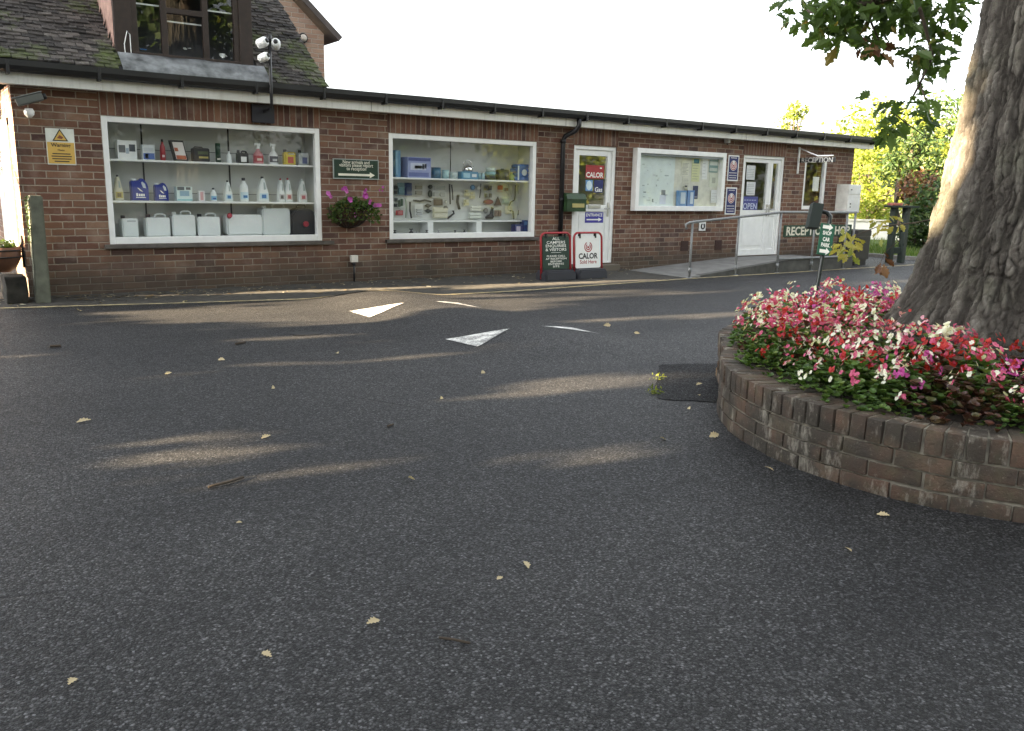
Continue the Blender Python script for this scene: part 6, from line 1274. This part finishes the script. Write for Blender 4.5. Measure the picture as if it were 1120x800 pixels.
# low white wall across the far side of the lawn
q0, q1 = WZ(905, 262, 0), WZ(1075, 266, 0); dv = (q1-q0); L = dv.length; ang = math.atan2(dv.y, dv.x)
t = thing('garden_wall', 'low white rendered garden wall in full sun across the lawn', 'wall', q0); zt = WD(950, 242, (q0-CP).dot(fw)+.5).z
bm = nb(); Mx = Matrix.Translation(q0) @ Matrix.Rotation(ang, 4, 'Z'); box(bm, 0, L, 0, .22, -.05, zt, 0, .01, Mx); obj('wall_body', bm, P((.78, .77, .72), .8, var=.05, scale=2, bump=.3), t)
bm = nb(); box(bm, -.05, L+.05, -.04, .26, zt, zt+.06, 0, .01, Mx); obj('coping', bm, P((.6, .58, .5), .8), t)
def tree(name, label, base, blobs, n, size, mat, cat='tree', group=None, trunk_r=.12, aspect=.6, sq=.8, shell=.55, clump=0):
    t = thing(name, label, cat, base, group); b = Vector(base); bm = nb(); pts = []
    cen = sum((Vector(c) for c, r_ in blobs), Vector())/len(blobs)
    for c, r_ in blobs:
        c = Vector(c); m = (b+c)/2+Vector((U(-.2, .2), U(-.2, .2), 0)); tube(bm, [b, m*.6+b*.4, m, c], [trunk_r, trunk_r*.8, trunk_r*.5, trunk_r*.15], 7)
        for _ in range(4): tube(bm, [m, (m+c)/2+Vector((U(-1, 1), U(-1, 1), U(-.5, .8)))*r_*.3, c+Vector((U(-1, 1), U(-1, 1), U(-.6, 1)))*r_*.7], [trunk_r*.4, trunk_r*.25, .01], 5)
    obj('trunk', bm, M_twig, t); bm = nb(); W_ = [r_**2 for c, r_ in blobs]; tot = sum(W_)
    for (c, r_), w_ in zip(blobs, W_):
        k_ = int(n*w_/tot); c = Vector(c)
        if clump:
            for _ in range(max(1, k_//clump)):
                d = Vector((random.gauss(0, 1), random.gauss(0, 1), random.gauss(0, 1))).normalized(); q = c+Vector((d.x, d.y, d.z*sq))*r_*(shell+(1.08-shell)*U(0, 1)); 
                pts += [q+Vector((random.gauss(0, 1), random.gauss(0, 1), random.gauss(0, .7)))*r_*.13 for _ in range(clump)]
        else:
            for _ in range(k_):
                d = Vector((random.gauss(0, 1), random.gauss(0, 1), random.gauss(0, 1))).normalized(); pts.append(c+Vector((d.x, d.y, d.z*sq))*r_*(shell+(1-shell)*U(0, 1))*(1+.25*noise.noise(c+d*1.7)))
    leafcards(bm, pts, size, aspect); obj('crown', bm, mat, t); return t
def DP(px, py, d): return WD(px, py, d)
def blobs_at(L): return [(DP(x, y, d), r_) for x, y, d, r_ in L]
gb = 'trees and shrubs beyond the lawn'
def ground_under(bl): c = sum((Vector(b[0]) for b in bl), Vector())/len(bl); return (c.x, c.y, 0)
B = blobs_at([(905, 215, 30, 1.3), (940, 190, 29, 1.5), (965, 215, 28, 1.3), (950, 235, 28, 1.1), (925, 240, 29, 1.1), (980, 190, 29, 1.3)]); tree('shrub', 'bright yellow green leafy shrub glowing in the sun beside the shop corner', ground_under(B), B, 5200, .17, M_lime, 'shrub', gb, .08, .5, clump=14)
B = blobs_at([(960, 150, 33, 1.7), (935, 165, 33, 1.4), (990, 160, 32, 1.5), (915, 175, 34, 1.3), (1010, 180, 32, 1.4)]); tree('broadleaf_tree', 'tall sunlit yellow green tree rising above the shop roof corner', ground_under(B), B, 5200, .2, M_lime, 'tree', gb, .14, .55, clump=14)
B = blobs_at([(1000, 172, 24, .85), (985, 185, 24, .6), (1015, 190, 24, .7), (1000, 155, 24, .5)]); tree('conifer', 'dark green drooping tree in front of the yellow ones', ground_under(B), B, 2600, .16, M_dkl, 'tree', gb, .1, .35, clump=16)
B = blobs_at([(1004, 206, 22.5, .5), (998, 218, 22.5, .35), (1012, 215, 22.5, .4)]); tree('copper_shrub', 'copper brown leaved shrub above the dark post unit', ground_under(B), B, 1200, .12, M_brl, 'shrub', gb, .05, .6, clump=12)
B = blobs_at([(1012, 245, 21, .6), (1000, 258, 21, .5), (1030, 255, 21, .7), (1020, 225, 21, .6)]); tree('shrub', 'dark green shrub behind the dark post unit and the oak trunk', ground_under(B), B, 2600, .12, M_dkl, 'shrub', gb, .05, .6, clump=14)
B = blobs_at([(1045, 150, 36, 1.8), (1060, 190, 34, 1.8), (1030, 130, 36, 1.3), (1090, 160, 36, 2)]); tree('broadleaf_tree', 'green tree half hidden behind the oak trunk', ground_under(B), B, 3600, .2, M_oak, 'tree', gb, .14, .55, clump=14)
B = blobs_at([(873, 121, 60, .8), (868, 130, 60, .9)]); tree('broadleaf_tree', 'small pale tree top showing alone above the shop roof', ground_under(B), B, 500, .26, M_lime, 'tree', 'pale tree tops over the roof', .15, .55, clump=8)
for k in range(6):
    x, y = 24+U(-2, 4), -6-k*3.2; tree('broadleaf_tree', 'sunlit tree along the side road to the right', (x, y, 0), [((x+U(-1, 1), y+U(-1, 1), U(1.2, 5)), U(1.2, 1.9)) for _ in range(6)], 2600, .24, M_lime, 'tree', 'trees along the side road', .14, .6, clump=10)
for k in range(7):
    x, y = -6+k*5.5, -27-U(0, 4); hgt_ = U(9, 12); tree('broadleaf_tree', 'leafy tree on the far side of the car park behind the camera', (x, y, 0), [((x+U(-2, 2), y+U(-1.5, 1.5), U(1.5, hgt_)), U(1.8, 2.6)) for _ in range(11)], 5000, .4, M_dkl, 'tree', 'trees behind the car park', .2, .6, clump=8)
# ---------------------------------------------------------------- unseen tree belt added to block the sun, gaps shaped to place the streaks
Usx = Vector((math.sin(SAZ), math.cos(SAZ), 0)); Vsx = SUN.cross(Usx); Vsx = Vsx if Vsx.z > 0 else -Vsx
def uv_(p): p = Vector(p); return p.dot(Usx), p.dot(Vsx)
HOLES = []
def hole(x, y, z, hu, hv): a, b = uv_((x, y, z)); HOLES.append((a, b, hu, hv))
def ghole(x, y, la, lb, lift=0): hole(x, y, lift, lb, la*math.sin(SEL))
SE = math.sin(SEL)
for x, y, la, lb in ((1.08, -6.2, .44, .27), (3.55, -6.0, .85, .33), (3.0, -1.75, 1.5, .2), (3.3, -2.95, 1.0, .16), (6.8, -2.0, 1.5, .16), (1.4, -6.78, .32, .12), (2.85, -7.22, .6, .1), (4.1, -2.4, 2.2, .6), (5.6, -1.75, 2.0, .2), (2.4, -2.05, 1.4, .12), (4.2, -2.9, .7, .12), (7.6, -2.6, 1.6, .14),
                     (6.3, -4.05, 1.1, .18), (8.2, -4.5, 2.2, .2), (.2, -3.2, .9, .10), (2.0, -4.5, .9, .06), (3.2, -4.75, .9, .06), (2.0, -1.4, 1.2, .08), (10.5, -2.2, 2.5, .1), (11, -4.2, 2.4, .2), (13, -3.2, 2, .15), (.9, -5.0, .5, .04), (2.7, -3.5, .8, .09), (4.9, -1.55, 2.4, .14)): ghole(x, y, la, lb)
hole(4.75, -7.73, 1.5, .2, .52)      # the lit edge of the oak trunk
hole(.98, .55, 1.1, .9, 1.15)           # the end wall of the shop
hole(15.5, .6, 1.6, 1.4, .1)
cnt = 0
belt = []
for k in range(8):
    y = -13.2+k*2.35; x = -8.5+U(-.5, .5); t = thing('broadleaf_tree', 'unseen screening tree added west of the car park to block the sun', 'tree', (x, y, 0), 'unseen tree belt added to shade the car park'); belt.append([t, nb(), Vector((x, y, 0))])
    bm = nb(); tube(bm, [(x, y, 0), (x+.2, y+.1, 3), (x, y-.2, 5), (x+.2, y, 7)], [.3, .24, .15, .03], 8)
    for _ in range(12): z = U(1.5, 6); tube(bm, [(x, y, z), (x+U(-1, 1), y+U(-1.5, 1.5), z+U(.2, 1.2))], [.07, .01], 5)
    obj('trunk', bm, M_twig, t)
while cnt < 36000:
    k = random.randrange(len(belt)); t, bmk, b = belt[k]
    p = Vector((b.x+U(-.9, .9), b.y+random.gauss(0, 1.0), U(.05, 8.)))
    if p.z > 6.9+1.2*noise.noise((p.y*.5, 0, 4)): continue
    a, bb = uv_(p)
    if any(((a-h[0])/(h[2]+.06))**2+((bb-h[1])/(h[3]+.025))**2 < 1 for h in HOLES): continue
    if all(((a-h[0])/(h[2]+.45))**2+((bb-h[1])/(h[3]+.45))**2 > 1 for h in HOLES): leafcards(bmk, [p], .45, .85)
    else:
        for _ in range(4):
            q = p+Vector((U(-.6, .6), U(-.2, .2), U(-.12, .12))); a, bb = uv_(q)
            if not any(((a-h[0])/(h[2]+.06))**2+((bb-h[1])/(h[3]+.03))**2 < 1 for h in HOLES): leafcards(bmk, [q], .19, .85)
    cnt += 1
for t, bmk, b in belt: obj('crown', bmk, M_dkl, t)
# ---------------------------------------------------------------- fallen leaves and twigs on the asphalt
def fallen(i, px, py, s, kind, label):
    p = WZ(px, py, 0); z = hump(p.x, p.y)+.008; bm = nb(); a = U(0, 6.28); d = Vector((math.cos(a), math.sin(a), .12))
    oakleaf(bm, Vector((p.x, p.y, z)), s, 0, d.normalized())
    zmin = min(v.co.z for v in bm.verts); bmesh.ops.translate(bm, vec=(0, 0, hump(p.x, p.y)+.0035-zmin), verts=bm.verts)
    o = obj('fallen_leaf', bm, kind, None, (p.x, p.y, 0)); tag(o, label, 'leaf', 'fallen leaves on the asphalt')
LV = [(401, 686, .06, 'pale lobed oak leaf lying alone in the middle foreground'), (573, 617, .055, 'cream curled leaf below the centre of the asphalt'), (75, 753, .05, 'small cream leaf in the bottom left foreground'), (924, 600, .045, 'small tan leaf near the foot of the brick planter, lower one'),
      (973, 566, .06, 'orange tan leaf against the foot of the brick planter'), (836, 513, .06, 'buff leaf beside the curved brick wall'), (786, 477, .09, 'long orange leaf at the corner of the brick wall'), (722, 480, .05, 'white leaf on the thin streak of sun'), (454, 527, .05, 'pale leaf in the middle of the shaded asphalt'),
      (296, 478, .07, 'tan leaf on the edge of the left sun streak'), (100, 461, .09, 'pinkish brown leaf at the far left of the asphalt'), (765, 434, .05, 'cream leaf on the dark asphalt repair'), (753, 447, .055, 'cream leaf below the dark asphalt repair'), (768, 421, .07, 'brown curled leaf on the dark asphalt repair'),
      (265, 573, .03, 'tiny pale leaf scrap on the left asphalt'), (550, 632, .04, 'brownish leaf scrap near the cream curled leaf'), (297, 720, .05, 'dark curled leaf scrap in the foreground'), (484, 436, .05, 'white leaf scrap above the wide sun streak'), (188, 409, .06, 'white leaf scrap on the far left asphalt'), (297, 427, .06, 'white leaf scrap left of centre'),
      (200, 331, .1, 'brown leaf on the yellow edge line'), (88, 341, .12, 'brown leaf beside the yellow edge line at the left'), (530, 408, .07, 'dark leaf above the wide sun streak'), (370, 388, .07, 'grey leaf scrap near the speed hump'), (246, 395, .08, 'flat grey leaf scrap on the left asphalt'), (700, 366, .07, 'pale leaf between the hump and the planter'), (660, 358, .1, 'brown leaf by the right hand road triangle')]
for i, (x, y, s, lb) in enumerate(LV): fallen(i, x, y, s*.78, M_dry, lb)
for (pts, lb, r_) in ((((228, 535), (240, 532), (252, 529), (266, 524)), 'crooked dark twig beside the faint sun streak', .006), (((480, 700), (496, 702), (514, 706)), 'thin straight twig in the foreground', .004), (((55, 381), (67, 380.5)), 'dark stick on the far left asphalt', .012), (((258, 378), (268, 376)), 'dark twig above the left sun streak', .01), (((430, 466), (424, 468)), 'short dark twig in the middle asphalt', .006)):
    pp = [WZ(x, y, 0) for x, y in pts]; bm = nb(); tube(bm, [p+Vector((0, 0, r_+.003+hump(p.x, p.y))) for p in pp], r_, 6); o = obj('twig', bm, M_twig, None, tuple(pp[0])); tag(o, lb, 'twig')
p = WZ(715, 430, 0); t = thing('weed', 'small yellow green weed growing at the edge of the asphalt repair', 'weed', p); bm = nb(); leafcards(bm, [p+Vector((random.gauss(0, .03), random.gauss(0, .03), U(.003, .03))) for _ in range(50)], .024, .5, -.1); obj('foliage', bm, M_lime, t)
p = WZ(722, 414, 0); t = thing('weed', 'sparse weed in the sun streak beside the asphalt repair', 'weed', p); bm = nb(); leafcards(bm, [p+Vector((random.gauss(0, .04), random.gauss(0, .03), U(.003, .02))) for _ in range(26)], .022, .5, -.1); obj('foliage', bm, M_lime, t)
